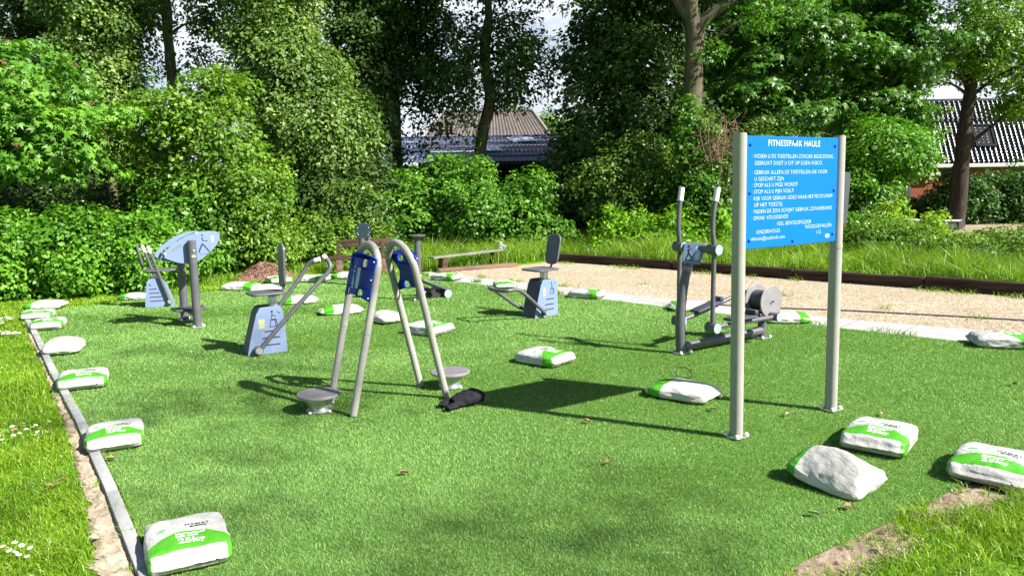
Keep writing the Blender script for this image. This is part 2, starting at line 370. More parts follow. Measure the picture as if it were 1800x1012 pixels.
n = noise_node(nd, lk, 0.8, 5); r2 = ramp(nd, [(0.3, (0.8, 0.78, 0.75)), (0.7, (1, 1, 1))]); lk.new(n.outputs['Fac'], r2.inputs['Fac'])
mx = nd.new('ShaderNodeMix'); mx.data_type = 'RGBA'; mx.blend_type = 'MULTIPLY'; mx.inputs['Factor'].default_value = 1; lk.new(r.outputs['Color'], mx.inputs['A']); lk.new(r2.outputs['Color'], mx.inputs['B'])
lk.new(mx.outputs['Result'], b.inputs['Base Color']); b.inputs['Roughness'].default_value = 0.95; b.inputs['Specular IOR Level'].default_value = 0.15
bp = nd.new('ShaderNodeBump'); bp.inputs['Strength'].default_value = 1.0; bp.inputs['Distance'].default_value = 0.012; lk.new(vo.outputs['Distance'], bp.inputs['Height']); bp.invert = True; lk.new(bp.outputs['Normal'], b.inputs['Normal'])
sleeper_px = [(975, 460), (1180, 474.5), (1393, 491.5), (1623, 508.5), (1862, 528), (2120, 548)]
gravel_far = [P2(2300, 560)] + [P2(x, y) for x, y in sleeper_px[::-1]] + [P2(905, 468), P2(765, 479.5)]
grav = sheet('gravel_court', path_far[::-1][1:][:0] + [path_far[6], path_far[5], path_far[4], path_far[3], path_far[2], path_far[1], path_far[0]] + gravel_far, 0.004, m_grav)
# loose stones standing proud of the gravel
gp = [(p.x, p.y) for p in ([path_far[6], path_far[5], path_far[4], path_far[3], path_far[2], path_far[1]] + gravel_far[1:])]
n = 34000; gx = np.array([p[0] for p in gp]); gy = np.array([p[1] for p in gp])
px = rs.uniform(gx.min(), gx.max(), n * 3); py = rs.uniform(gy.min(), gy.max(), n * 3); k = inside(px, py, gp); px = px[k][:n]; py = py[k][:n]; n = len(px)
s = rs.uniform(0.005, 0.012, n)[:, None]; c = np.stack([px, py, np.full(n, 0.006)], 1)
a = rs.uniform(0, 6.28, n); ex = np.stack([np.cos(a), np.sin(a), 0 * a], 1) * s; ey = np.stack([-np.sin(a), np.cos(a), 0 * a], 1) * s * 0.75; ez = np.array([[0, 0, 1]]) * s * 0.7
V = np.stack([c - ex, c - ey, c + ex, c + ey, c + ez], 1).reshape(-1, 3); i5 = np.arange(n)[:, None] * 5
F = np.concatenate([i5 + np.array([[0, 1, 4]]), i5 + np.array([[1, 2, 4]]), i5 + np.array([[2, 3, 4]]), i5 + np.array([[3, 0, 4]])], 1).reshape(-1, 3)
m_stone = mat_leaf('gravel_stones', [(0, (0.19, 0.15, 0.105)), (0.4, (0.35, 0.285, 0.2)), (0.8, (0.47, 0.405, 0.305)), (1, (0.60, 0.55, 0.47))], trans=0.0, rough=0.9, spec=0.15, namt=0.2)
tag(link('loose_gravel', np_mesh('loose_gravel', V, F, np.repeat(rs.rand(n), 4)), m_stone), 'loose pale beige gravel stones covering the court', None, kind='stuff')
# thin dark tube laid in a line across the gravel
cb = MB(); jp = [P2(1180, 532), P2(1330, 541.5), P2(1474, 547), P2(1600, 553.5), P2(1800, 565), P2(2050, 582)]
cb.tube([p + Vector((0, 0, 0.012)) for p in jp], 0.012, 8)
tag(cb.build('dark_line', M['dark']), 'thin dark line across the pale gravel court', 'edging strip')

# dirt road with verge behind the bramble bank
m_dirt = ground_mat('dirt_road', [(0.3, (0.16, 0.12, 0.085)), (0.5, (0.27, 0.21, 0.155)), (0.7, (0.36, 0.30, 0.23))], 5, 0.7, 0.4, bump=0.5)
sheet('dirt_road', [P2(1440, 428), P2(1500, 395), P2(1700, 394), P2(1860, 392), P2(2500, 390), P2(2500, 440), P2(1850, 445)], 0.006, m_dirt)

# ------------------------------------------------------------------ grass
def dist_scatter(poly, dens0, d0, dmax, seed, xm=1.5, ymin=2.3, power=2.0):
    rng = np.random.RandomState(seed); xs = [p[0] for p in poly]; ys = [p[1] for p in poly]
    out = []
    y = max(min(ys), ymin); ytop = min(max(ys), dmax)
    while y < ytop:
        dy = 0.25; half = 0.70 * (y + dy) + xm; xa = max(min(xs), -half); xb = min(max(xs), half)
        if xb > xa:
            d = dens0 * min(1, (d0 / (y + .12)) ** power); n = rng.poisson(d * dy * (xb - xa))
            px = rng.uniform(xa, xb, n); py = rng.uniform(y, y + dy, n); k = inside(px, py, poly); out.append(np.stack([px[k], py[k]], 1))
        y += dy
    return np.concatenate(out)
# artificial turf fibres
T = dist_scatter(turf_poly, 30000, 3.6, 13.2, 3, power=1.9)
rng = np.random.RandomState(5); n = len(T); sc = np.clip(T[:, 1] / 3.6, 1, 3.4)
P = np.column_stack([T, np.full(n, 0.011)])
uu = T[:, 0] * math.cos(R(11)) + T[:, 1] * math.sin(R(11)); vv = -T[:, 0] * math.sin(R(11)) + T[:, 1] * math.cos(R(11))
nap = np.clip((vnoise(uu * 0.4 + 40, vv * 1.25 + 40, 11) * .7 + vnoise(uu * 1.3 + 9, vv * 3.1 + 9, 12) * .3 - .5) * 3.2, -1, 1)   # the pile lies in brushed bands
H = rng.uniform(0.007, 0.016, n) * (0.8 + 0.2 * sc); W = rng.uniform(0.0025, 0.0042, n) * sc
pile = np.stack([-0.5 * nap, 0.9 * nap, 0 * nap], 1) * (H * 0.8)[:, None]
V, F, per = blade_geo(P, H, W, rng.uniform(0.3, 1.3, n), rng.rand(n), rng, 1, pile)
m_fib = mat_leaf('turf_fibre', [(0.0, (0.06, 0.145, 0.024)), (0.35, (0.135, 0.285, 0.056)), (0.7, (0.235, 0.41, 0.108)), (1.0, (0.38, 0.525, 0.22))], trans=0.3, rough=0.45, spec=0.3, nscale=0.9, namt=0.12)
tag(link('turf_fibres', np_mesh('turf_fibres', V, F, rng.rand(n)), m_fib), 'short green fibres of the artificial turf', None, kind='stuff')

# lawn blades: left lawn, far strip and near right corner
sand_l = [(p.x, p.y) for p in s_in] + [(p.x, p.y) for p in s_out[::-1]]
sand_r1 = [(p.x, p.y) for p in (P2(1385, 1002), P2(1470, 961), P2(1564, 920), P2(1600, 935), P2(1560, 975), P2(1500, 998), P2(1440, 1020))]
sand_r2 = [(p.x, p.y) for p in (P2(1600, 904), P2(1650, 876), P2(1702, 849), P2(1830, 793), P2(1880, 820), P2(1800, 872), P2(1715, 898), P2(1650, 912))]
tp = [(p.x, p.y) for p in turf_poly]
lawn_l = [(-9.5, 2.0)] + [(p.x, p.y) for p in (P2(292, 1050), P2(213, 868), P2(155, 748), P2(105, 660), P2(70, 590), P2(48, 552), P2(150, 540), P2(370, 514), P2(504, 499), P2(640, 487), P2(748, 484))] + [(-1.9, 16.5), (-6, 15.5), (-11, 13.0), (-14, 11.6)]
lawn_r = [(p.x, p.y) for p in (P2(1200, 1100), P2(1330, 1045), P2(1420, 985), P2(1562, 922), P2(1702, 850), P2(1810, 800), P2(2080, 760))] + [(7.5, 5.5), (7.5, 1.2), (0, 1.2)]
m_lawn = mat_leaf('lawn_blades', [(0.0, (0.06, 0.145, 0.008)), (0.4, (0.15, 0.285, 0.012)), (0.75, (0.25, 0.39, 0.022)), (1.0, (0.42, 0.49, 0.07))], trans=0.35, rough=0.4, spec=0.4, nscale=1.4, namt=0.35)
Vs = []; Fs = []; Rn = []; off = 0
for poly, dens, seed in ((lawn_l, 9000, 21), (lawn_r, 9000, 22)):
    T = dist_scatter(poly, dens, 4.0, 16.5, seed, xm=1.2, ymin=1.6, power=1.7)
    for ex, keep in ((sand_l, 0.74), (sand_r1, 0.60), (sand_r2, 0.60)):
        q = inside(T[:, 0], T[:, 1], ex); gn = vnoise(T[:, 0] * 6 + 3, T[:, 1] * 6, 6) * .6 + vnoise(T[:, 0] * 17, T[:, 1] * 17, 7) * .4; T = T[~q | (gn > keep) | (rng.rand(len(T)) < 0.012)]
    q = inside(T[:, 0], T[:, 1], tp); T = T[~q]
    n = len(T); sc = np.clip(T[:, 1] / 4.0, 1, 3.2); cl = vnoise(T[:, 0] * 4, T[:, 1] * 4, 9) * 0.6 + vnoise(T[:, 0] * 12, T[:, 1] * 12, 8) * 0.4
    thin = vnoise(T[:, 0] * 5 + 9, T[:, 1] * 5, 4); bare = (thin < 0.2) & (rng.rand(n) < 0.5)
    T = T[~bare]; sc = sc[~bare]; cl = cl[~bare]; n = len(T)
    if poly is lawn_r: tall = 1.55
    else: tall = 1.0
    H = (0.018 + 0.065 * cl ** 1.6) * rng.uniform(0.6, 1.3, n) * tall; W = rng.uniform(0.003, 0.0055, n) * sc
    V, F, per = blade_geo(np.column_stack([T, np.zeros(n)]), H, W, rng.uniform(0.15, 1.0, n), rng.rand(n), rng, 2)
    Vs.append(V); Fs.append(F + off); off += len(V); Rn.append(np.repeat(np.clip(rng.rand(n) * 0.8 + 0.2 * cl, 0, 1), 2))
tag(link('lawn_grass', np_mesh('lawn_grass', np.concatenate(Vs), np.concatenate(Fs), np.concatenate(Rn)), m_lawn), 'bright green lawn grass beside the turf', None, kind='stuff')

# tall unmown grass along the gravel edge and in front of the hedges
strip_a = [(p.x, p.y) for p in (P2(742, 477), P2(765, 476), P2(905, 465.5), P2(975, 458), P2(1180, 472), P2(1393, 488.5), P2(1623, 505), P2(1862, 524), P2(2120, 543), P2(2120, 500), P2(1850, 470), P2(1620, 440), P2(1290, 430), P2(1030, 436), P2(960, 430), P2(760, 443), P2(740, 455))]
strip_b = [(p.x, p.y) for p in (P2(-200, 535), P2(40, 524), P2(200, 514), P2(330, 505), P2(400, 497), P2(560, 478), P2(742, 470), P2(742, 452), P2(560, 458), P2(400, 470), P2(270, 487), P2(120, 505), P2(-200, 517))]
Vs = []; Fs = []; Rn = []; off = 0
for poly, dens, hh, seed in ((strip_a, 1300, 0.46, 31), (strip_b, 900, 0.17, 32)):
    rng = np.random.RandomState(seed); xs = np.array(poly); n = int(dens * (np.ptp(xs[:, 0]) * np.ptp(xs[:, 1])))
    n = min(n, 700000); px = rng.uniform(xs[:, 0].min(), xs[:, 0].max(), n); py = rng.uniform(xs[:, 1].min(), xs[:, 1].max(), n)
    k = inside(px, py, poly); T = np.stack([px[k], py[k]], 1)
    tuft = vnoise(T[:, 0] * 1.7, T[:, 1] * 1.7, 14); T = T[rng.rand(len(T)) < 0.25 + 0.9 * tuft]; n = len(T)
    tuft = vnoise(T[:, 0] * 1.7, T[:, 1] * 1.7, 14) * 0.6 + vnoise(T[:, 0] * 5, T[:, 1] * 5, 15) * 0.4
    H = hh * (0.38 + 1.1 * tuft) * rng.uniform(0.55, 1.25, n); W = rng.uniform(0.008, 0.017, n)
    V, F, per = blade_geo(np.column_stack([T, np.zeros(n)]), H, W, rng.uniform(0.1, 0.75, n), rng.rand(n), rng, 2)
    Vs.append(V); Fs.append(F + off); off += len(V); Rn.append(np.repeat(rng.rand(n), 2))
m_tall = mat_leaf('tall_grass', [(0.0, (0.07, 0.16, 0.010)), (0.45, (0.16, 0.30, 0.02)), (0.8, (0.26, 0.40, 0.04)), (1.0, (0.46, 0.46, 0.15))], trans=0.4, rough=0.42, spec=0.35, nscale=0.8, namt=0.35)
tag(link('tall_grass', np_mesh('tall_grass', np.concatenate(Vs), np.concatenate(Fs), np.concatenate(Rn)), m_tall), 'tall unmown grass along the hedges and gravel court', None, kind='stuff')
# grass and weeds creeping in along the path and sleeper edges
rng = np.random.RandomState(61); Pw = []
for a_, b_, n_, sp in ((P2(748, 484), P2(1000, 519.5), 1500, .03), (P2(1000, 519.5), P2(1704, 603), 900, .015), (P2(742, 477), P2(1000, 505.5), 900, .05), (P2(980, 463), P2(1393, 493.5), 800, .05), (P2(1393, 493.5), P2(1862, 530.5), 700, .05)):
    t_ = rng.rand(n_); t_ = t_[vnoise(t_ * 14 + a_.x * 5, t_ * 0, 33) > .52]; q_ = np.array(a_)[None] + (np.array(b_) - np.array(a_))[None] * t_[:, None] + rng.normal(size=(len(t_), 3)) * sp; q_[:, 2] = .004; Pw.append(q_)
for cx_, cy_ in ((1380, 520), (1130, 500), (1560, 545), (1720, 560)):
    c_ = P2(cx_, cy_); q_ = np.array(c_)[None] + rng.normal(size=(26, 3)) * .06; q_[:, 2] = .004; Pw.append(q_)
Pw = np.concatenate(Pw); n = len(Pw)
V, F, per = blade_geo(Pw, rng.uniform(.025, .10, n), rng.uniform(.005, .011, n), rng.uniform(.2, 1.1, n), rng.rand(n), rng, 2)
tag(link('edge_weeds', np_mesh('edge_weeds', V, F, np.repeat(rng.rand(n), 2)), m_tall), 'grass and weeds creeping along the paved path and sleepers', None, kind='stuff')
# ------------------------------------------------------------------ sand sacks
def sack_shape(W, L, H, k, seed, bulge, wr, twist=0.0, n=26, ridge=0.0):
    bm = bmesh.new(); bmesh.ops.create_cube(bm, size=2); bmesh.ops.subdivide_edges(bm, edges=bm.edges[:], cuts=n, use_grid_fill=True)
    S = Vector((seed * 3.1, seed * 1.7, seed))
    for v in bm.verts:
        p = v.co; nk = (abs(p.x) ** k + abs(p.y) ** k + abs(p.z) ** k) ** (1 / k); q = p / nk
        x, y = q.x * W / 2, q.y * L / 2
        z = H * (0.5 + 0.5 * q.z)
        ex, ey = 1 - q.x * q.x, 1 - q.y * q.y
        top = max(0, q.z)
        z *= (1 - bulge) + bulge * 1.45 * (max(ex, 0) ** 0.7) * (max(ey, 0) ** 0.6)
        # sewn ends: pinched seam half way up, slight spread
        e = max(0.0, abs(q.y) - 0.8) / 0.2
        zz = z / H
        seam = math.exp(-((zz - 0.42) / 0.09) ** 2)
        y += math.copysign(1, q.y) * (0.008 * seam + 0.040 * (0.5 - abs(zz - 0.40) / 0.6)) * e
        x *= 1 + 0.05 * e * (1 - abs(zz - 0.4))
        # settle of the filling and creases of the film
        big = noise.fractal(Vector((x * 6, y * 6, z * 5)) + S, 1.0, 2.0, 3)
        cr = noise.ridged_multi_fractal(Vector((x * 11 + y * 3, y * 7, z * 18)) + S, 0.9, 2.1, 3, 1.0, 2.0) - 1.0
        side = 0.35 + 0.65 * min(1, (max(abs(q.x), abs(q.y)) ** 3))
        nrm = Vector((q.x ** 3, q.y ** 3, max(q.z, -0.2) ** 3 if q.z > 0 else q.z ** 3))
        if nrm.length > 1e-6: nrm.normalize()
        d = wr * (0.9 * big + 0.6 * side * cr)
        if ridge: z *= 1 - ridge * abs(q.x) ** 1.2; co_r = 1
        if z < 0.02: d *= 0.5
        co = Vector((x, y, z)) + nrm * d
        # row of fine puckers where the film is tight along the long sides
        co.z += 0.0025 * math.sin(y * 190 + 3 * big) * max(0, abs(q.x) - 0.72) * 3 * (1 if q.z > -0.3 else 0)
        if twist: co = Matrix.Rotation(twist * (q.y), 3, 'Y') @ (co - Vector((0, 0, H / 2))) + Vector((0, 0, H / 2))
        co.z = max(co.z, 0.003 + 0.002 * (noise.noise(co * 30) + 1)); v.co = co
    return bm
def sack_mesh(*a, **kw):
    bm = sack_shape(*a, **kw); bmesh.ops.recalc_face_normals(bm, faces=bm.faces[:])
    me = bpy.data.meshes.new('sack'); bm.to_mesh(me); tree = BVHTree.FromBMesh(bm); bm.free()
    me.polygons.foreach_set('use_smooth', [True] * len(me.polygons)); return me, tree

def sack_mat(name, mode):
    m, nt, nd, lk, b = new_mat(name)
    tc = nd.new('ShaderNodeTexCoord'); s = nd.new('ShaderNodeSeparateXYZ'); lk.new(tc.outputs['Object'], s.inputs[0])
    def math_(op, a, c=None, cl=False):
        q = nd.new('ShaderNodeMath'); q.operation = op; q.use_clamp = cl
        for i, v in enumerate((a, c)):
            if v is None: continue
            if isinstance(v, (int, float)): q.inputs[i].default_value = v
            else: lk.new(v, q.inputs[i])
        return q.outputs[0]
    X, Y, Z = s.outputs[0], s.outputs[1], s.outputs[2]
    n = noise_node(nd, lk, 16, 5); r = ramp(nd, [(0.3, (0.34, 0.34, 0.335)), (0.62, (0.43, 0.43, 0.43))]); lk.new(n.outputs['Fac'], r.inputs['Fac'])
    n2 = noise_node(nd, lk, 7, 4); rw = ramp(nd, [(0.3, (0.42, 0.405, 0.37)), (0.7, (0.52, 0.51, 0.49))]); lk.new(n2.outputs['Fac'], rw.inputs['Fac'])
    def mixc(fac, a, c):
        q = nd.new('ShaderNodeMix'); q.data_type = 'RGBA'; lk.new(fac, q.inputs['Factor'])
        for key, v in (('A', a), ('B', c)):
            if isinstance(v, tuple): q.inputs[key].default_value = (*v, 1)
            else: lk.new(v, q.inputs[key])
        return q.outputs['Result']
    gcol = (0.06, 0.29, 0.015)
    wob = math_('MULTIPLY', math_('SUBTRACT', n2.outputs['Fac'], 0.5), 0.02)
    if mode == 'print':
        x2 = math_('MULTIPLY', X, X)
        yb = math_('SUBTRACT', math_('MULTIPLY', x2, -2.6), 0.030)            # arched upper edge of the band
        below = math_('GREATER_THAN', math_('SUBTRACT', yb, Y), 0.0)
        endw = math_('LESS_THAN', math_('ADD', Y, wob), -0.196)
        mid = math_('LESS_THAN', math_('ABSOLUTE', math_('ADD', X, wob)), 0.162)
        white = math_('MULTIPLY', endw, mid)
        edge = math_('MULTIPLY', math_('GREATER_THAN', math_('SUBTRACT', math_('ADD', yb, 0.012), Y), 0.0), 1.0)
        c = mixc(edge, r.outputs['Color'], (0.30, 0.42, 0.25))
        c = mixc(below, c, gcol); c = mixc(white, c, rw.outputs['Color'])
    elif mode == 'plain':
        g = math_('LESS_THAN', math_('ADD', Y, wob), -0.105)
        flap = math_('LESS_THAN', Y, -0.218)
        c = mixc(g, rw.outputs['Color'], gcol); c = mixc(flap, c, (0.50, 0.55, 0.44))
    else:
        g = math_('MULTIPLY', math_('LESS_THAN', math_('ADD', Y, wob), -0.20), 1.0)
        c = mixc(g, rw.outputs['Color'], gcol if mode == 'crumple' else (0.74, 0.72, 0.66))
    dn = noise_node(nd, lk, 5, 8, 0.75); dr = ramp(nd, [(0.56, (0, 0, 0)), (0.72, (1, 1, 1))]); lk.new(dn.outputs['Fac'], dr.inputs['Fac'])
    low = nd.new('ShaderNodeMapRange'); low.inputs['From Min'].default_value = 0.07; low.inputs['From Max'].default_value = 0.0; lk.new(Z, low.inputs['Value'])
    c = mixc(math_('MULTIPLY', math_('MULTIPLY', dr.outputs['Color'], low.outputs['Result']), 0.5), c, (0.36, 0.28, 0.2))
    lk.new(c, b.inputs['Base Color']); b.inputs['Roughness'].default_value = 0.36; b.inputs['Specular IOR Level'].default_value = 0.45
    mpc = nd.new('ShaderNodeMapping'); mpc.inputs['Scale'].default_value = (2.2, 1, 1.6); mpc.inputs['Rotation'].default_value = (0.2, 0.3, 0.5); lk.new(tc.outputs['Object'], mpc.inputs['Vector']); cn = noise_node(nd, lk, 13, 3, 0.5, vec=mpc.outputs['Vector']); cn.inputs['Distortion'].default_value = 1.2; bp = nd.new('ShaderNodeBump'); bp.inputs['Strength'].default_value = 0.35; bp.inputs['Distance'].default_value = 0.012
    lk.new(cn.outputs['Fac'], bp.inputs['Height']); lk.new(bp.outputs['Normal'], b.inputs['Normal']); return m
SM = {k: sack_mat('sack_film_' + k, k) for k in ('print', 'plain', 'crumple', 'white')}

def drape(me, tree, dx, dy, rot=0.0, off=0.002, front=False):
    c, s = math.cos(rot), math.sin(rot); ok = True
    for v in me.vertices:
        x = v.co.x * c - v.co.y * s + dx; y = v.co.x * s + v.co.y * c + dy
        if front:
            h = tree.ray_cast(Vector((x, -0.5, y)), Vector((0, 1, 0))); v.co = (h[0] + Vector((0, -off, 0))) if h[0] else Vector((x, -0.2, y))
        else:
            h = tree.ray_cast(Vector((x, y, 0.5)), Vector((0, 0, -1))); v.co = (h[0] + Vector((0, 0, off))) if h[0] else Vector((x, y, 0.05))
    me.update(); return me
def disc_mesh(rx, ry, rings=5, n=24):
    v = [(0, 0, 0)] + [(rx * i / rings * math.cos(6.2832 * k / n), ry * i / rings * math.sin(6.2832 * k / n), 0) for i in range(1, rings + 1) for k in range(n)]
    f = [(0, 1 + k, 1 + (k + 1) % n) for k in range(n)]
    for i in range(rings - 1):
        f += [(1 + i * n + k, 1 + (i + 1) * n + k, 1 + (i + 1) * n + (k + 1) % n, 1 + i * n + (k + 1) % n) for k in range(n)]
    me = bpy.data.meshes.new('disc'); me.from_pydata(v, [], f); return me
def strip_mesh(w, h, nx=10, ny=2):
    v = [(w * (i / nx - .5), h * (j / ny - .5), 0) for i in range(nx + 1) for j in range(ny + 1)]
    f = [(i * (ny + 1) + j, (i + 1) * (ny + 1) + j, (i + 1) * (ny + 1) + j + 1, i * (ny + 1) + j + 1) for i in range(nx) for j in range(ny)]
    me = bpy.data.meshes.new('strip'); me.from_pydata(v, [], f); return me
SACKS = {}
def make_sack(key, kind, seed, dims=(0.36, 0.43, 0.125), k=4.5, bulge=0.3, wr=0.006, twist=0, ridge=0.0):
    me, tree = sack_mesh(*dims, k, seed, bulge, wr, twist, ridge=ridge)
    t = thing('sand_sack', 'x', 'sand sack'); link('sack_body', me, SM[kind], t)
    if kind == 'print':
        pr = join([drape(text_mesh('25kg', 0.062, 'CENTER', 0.0012), tree, 0.015, -0.150),
                   drape(text_mesh('infill sand', 0.026, 'LEFT', 0.0006), tree, -0.05, -0.092),
                   drape(text_mesh('instrooizand', 0.026, 'LEFT', 0.0006), tree, -0.05, -0.066)])
        link('white_print', pr, M['print_white'], t)
        link('emblem', join([drape(disc_mesh(0.048, 0.036), tree, -0.108, 0.015, 0.3, 0.0025), drape(disc_mesh(0.048, 0.034), tree, -0.112, 0.088, 0.2, 0.0025)]), M['print_white'], t)
        link('green_tree_print', join([drape(disc_mesh(0.026, 0.013), tree, -0.108, 0.022, 0.3, 0.005), drape(disc_mesh(0.016, 0.011), tree, -0.106, 0.032, 0.3, 0.0055), drape(strip_mesh(0.006, 0.02, 2, 3), tree, -0.103, 0.004, 0.3, 0.005)]), M['sack_green'], t)
        link('sketch_lines', join([drape(strip_mesh(0.05, 0.003), tree, -0.118, 0.09, 0.9, 0.005), drape(strip_mesh(0.03, 0.003), tree, -0.098, 0.092, -0.6, 0.005), drape(strip_mesh(0.034, 0.003), tree, -0.088, 0.084, 0.7, 0.005)]), M['print_grey'], t)
        bl = [drape(text_mesh('HAMAT', 0.030, 'CENTER', 0.0003, 1.15), tree, 0.055, 0.030, 0, 0.0025)]
        x = 0.02
        for w in (0.014, 0.004, 0.016, 0.006, 0.012, 0.008): bl.append(drape(strip_mesh(w, 0.014, 2, 2), tree, x + w / 2, 0.012, 0, 0.0025)); x += w + 0.003
        link('dark_print', join(bl), M['print_black'], t)
        link('front_mark', join([drape(strip_mesh(0.085, 0.011, 10, 1), tree, 0.055, 0.05, 0, 0.002, True), drape(strip_mesh(0.012, 0.009, 2, 1), tree, 0.112, 0.053, 0, 0.002, True)]), M['print_black'], t)
    SACKS[key] = [t, False]
M['sack_green'] = mat_solid('print_green', (0.12, 0.40, 0.12), 0.5, var=0.05); M['print_grey'] = mat_solid('print_grey', (0.10, 0.12, 0.15), 0.5)
make_sack('A1', 'print', 1, (0.37, 0.45, 0.13), 8, bulge=0.13, wr=0.010); make_sack('A2', 'print', 5, (0.36, 0.45, 0.125), 7, bulge=0.17, wr=0.012); make_sack('A3', 'print', 9, (0.37, 0.44, 0.12), 7, bulge=0.12, wr=0.011)
make_sack('P1', 'plain', 3, (0.35, 0.48, 0.11), 5.5, 0.24, 0.013); make_sack('P2', 'plain', 8, (0.33, 0.48, 0.105), 5, 0.28, 0.014)
make_sack('W1', 'white', 4, (0.34, 0.44, 0.14), 3.8, 0.36, 0.016); make_sack('C1', 'crumple', 6, (0.42, 0.58, 0.23), 6.0, 0.24, 0.016, 0.22, 0.55)
GS = 'sand sacks laid out around the turf'
def sack(key, x, y, rot, label, s=1.0):
    p = G(x, y); t, used = SACKS[key]
    if not used: SACKS[key][1] = True; t.location = p; t.rotation_euler = (0, 0, R(rot)); t['label'] = label; t['group'] = GS; o = t
    else: o = dup(t, p, R(rot), label, GS)
    o.location.z = 0.018; o.scale = (s, s, s * (1.12 if key == 'C1' else 0.86)); return o
sack('A1', 330, 975, 27, 'large printed sand sack in the near left corner, nearest the camera', 0.93)
sack('A2', 203, 780, 27, 'printed sand sack second nearest along the left kerb', 0.93)
sack('A3', 148, 678, 25, 'printed sand sack third nearest along the left kerb')
sack('W1', 113, 620, 20, 'plain off-white mounded sack without green on the left kerb', 1.05)
sack('A2', 86, 578, 24, 'printed sack on the left kerb just beyond the plain off-white mound', 0.95)
sack('A3', 68, 561, 24, 'printed sack on the left kerb second from its far end', 0.95)
sack('P1', 80, 543, -82, 'white sack with green end lying sideways at the far end of the left kerb', 1.0)
sack('P2', 240, 527, -95, 'sack with green end half hidden behind the farthest blue exercise cabinet', .9)
sack('P1', 425, 510, 84, 'flat white sack left of the brown mulch heap', 1.1)
sack('A1', 490, 499, 30, 'green banded sack just right of the brown mulch heap')
sack('W1', 468, 517, 80, 'plain white sack behind the seat of the nearest blue exercise cabinet')
sack('P2', 526, 534, -72, 'white sack with dark green left end between the two handlebars')
sack('P1', 551, 496, 80, 'white sack beyond the white handlebar grips', 1.05)
sack('P2', 600, 552, -70, 'white sack with dark green end left of the twin arch frame', 1.05)
sack('W1', 679, 567, 35, 'plain rounded white sack seen between the two arches', .95)
sack('A1', 753, 587, 55, 'printed sack behind the right arch leg, white end towards the right')
sack('P1', 609, 490, -95, 'small pale sack below the wooden bench, behind the left arch')
sack('A3', 786, 493, 60, 'green and pale sack on the turf edge in front of the low bench')
sack('P2', 886, 506, 5, 'green ended sack seen through the bent black bar')
sack('A2', 1032, 524, 62, 'printed sack on the turf edge right of the cabinet with backrest')
sack('P1', 1212, 546, -85, 'green ended sack behind the pedals of the tall cross trainer')
sack('P2', 1382, 567, 84, 'white sack with green right end beside the grey flywheels', 1.05)
sack('A3', 1757, 609, 72, 'printed grey sack with green right end at the right edge of the photo', 1.08)
sack('A2', 957, 639, 50, 'printed sack lying alone in the middle of the turf')
sk = sack('P1', 1200, 699, -126, 'whitish sack with green left end and a bent wire on top', 1.0)
sack('A1', 1545, 784, -38, 'printed sack right of the sign, middle one of the near right three', 1.0)
sack('C1', 1467, 856, -146, 'crumpled white sack with green tip, on the near right of the sign', 0.70)
sack('A3', 1748, 838, -42, 'printed sack beside the bare sand at the right edge', 1.06)
# bent wire resting on the whitish sack
wp = sk.location; wb = MB(); c0 = Vector((wp.x - 0.03, wp.y + 0.02, 0.155))
wb.tube([c0 + Vector(q) for q in ((-0.10, 0.02, -0.01), (-0.055, -0.03, -0.008), (-0.045, -0.03, 0.02), (-0.05, 0.0, 0.07), (0.07, 0.03, 0.065), (0.1, 0.02, 0.03), (0.085, -0.02, -0.005), (0.0, -0.01, 0.01), (-0.04, -0.02, 0.012))], 0.003, 6, 5)
tag(wb.build('bent_wire', M['black']), 'thin black bent wire resting on a whitish sack', 'wire')

# ------------------------------------------------------------------ small things on the ground
def dry_leaf(x, y, s, rz, label, mat='dryleaf', z=0.03):
    n = 7; V = []; F = []; s *= 0.8
    for i in range(n + 1):
        t = i / n; w = math.sin(math.pi * (0.08 + 0.88 * t)) * (0.36 + 0.07 * math.sin(t * 17))
        for j in range(5):
            u = (j - 2) / 2; V.append((s * (t - .5), s * w * u, s * (0.22 * u * u + 0.12 * math.sin(3 * t + 1) + 0.05 * noise.noise(Vector((t * 4, u * 2, x))))))
    F = [(i * 5 + j, (i + 1) * 5 + j, (i + 1) * 5 + j + 1, i * 5 + j + 1) for i in range(n) for j in range(4)]
    mb = MB(); mb.add(V, F); mb.tube([(-s * .5, 0, 0), (-s * .75, 0.01, s * .1)], 0.0015, 5, 0)
    o = mb.build('fallen_leaf', M[mat]); o.location = G(x, y); o.location.z = z; o.rotation_euler = (random.uniform(-.3, .3), random.uniform(-.2, .2), rz)
    return tag(o, label, 'leaf', 'fallen leaves')
dry_leaf(1430, 913, 0.065, 2.4, 'pale curled fallen leaf below the crumpled sack', 'paleleaf')
dry_leaf(1492, 900, 0.06, 0.2, 'brown fallen leaf just below the crumpled sack')
dry_leaf(1071, 821, 0.06, 0.9, 'small brown leaf on turf left of the near sign post')
dry_leaf(1033, 748, 0.065, -0.3, 'brown leaf on turf beside the sign post shadow')
dry_leaf(712, 840, 0.065, 0.4, 'orange brown leaf alone on the open near turf')
dry_leaf(198, 814, 0.065, 0.7, 'brown leaf on turf just below the second sack on the kerb')
dry_leaf(90, 873, 0.055, 0.1, 'flat tan leaf in the left lawn, left of a pair', z=0.06)
dry_leaf(112, 866, 0.065, 1.1, 'folded brown leaf in the left lawn, right of a pair', z=0.07)
dry_leaf(350, 992, 0.06, 0.5, 'orange leaf lying against the front of the nearest sack')
dry_leaf(1782, 682, 0.07, 0.3, 'reddish leaf on turf near the right edge')
dry_leaf(1551, 735, 0.06, 1.0, 'pale leaf on turf just above the middle near right sack', 'paleleaf')
dry_leaf(168, 957, 0.055, 0.3, 'pale leaf on the sand strip beside the kerb', 'paleleaf')
dry_leaf(1275, 706, 0.07, 0.2, 'pale leaf on turf right of the sack with wire', 'paleleaf')
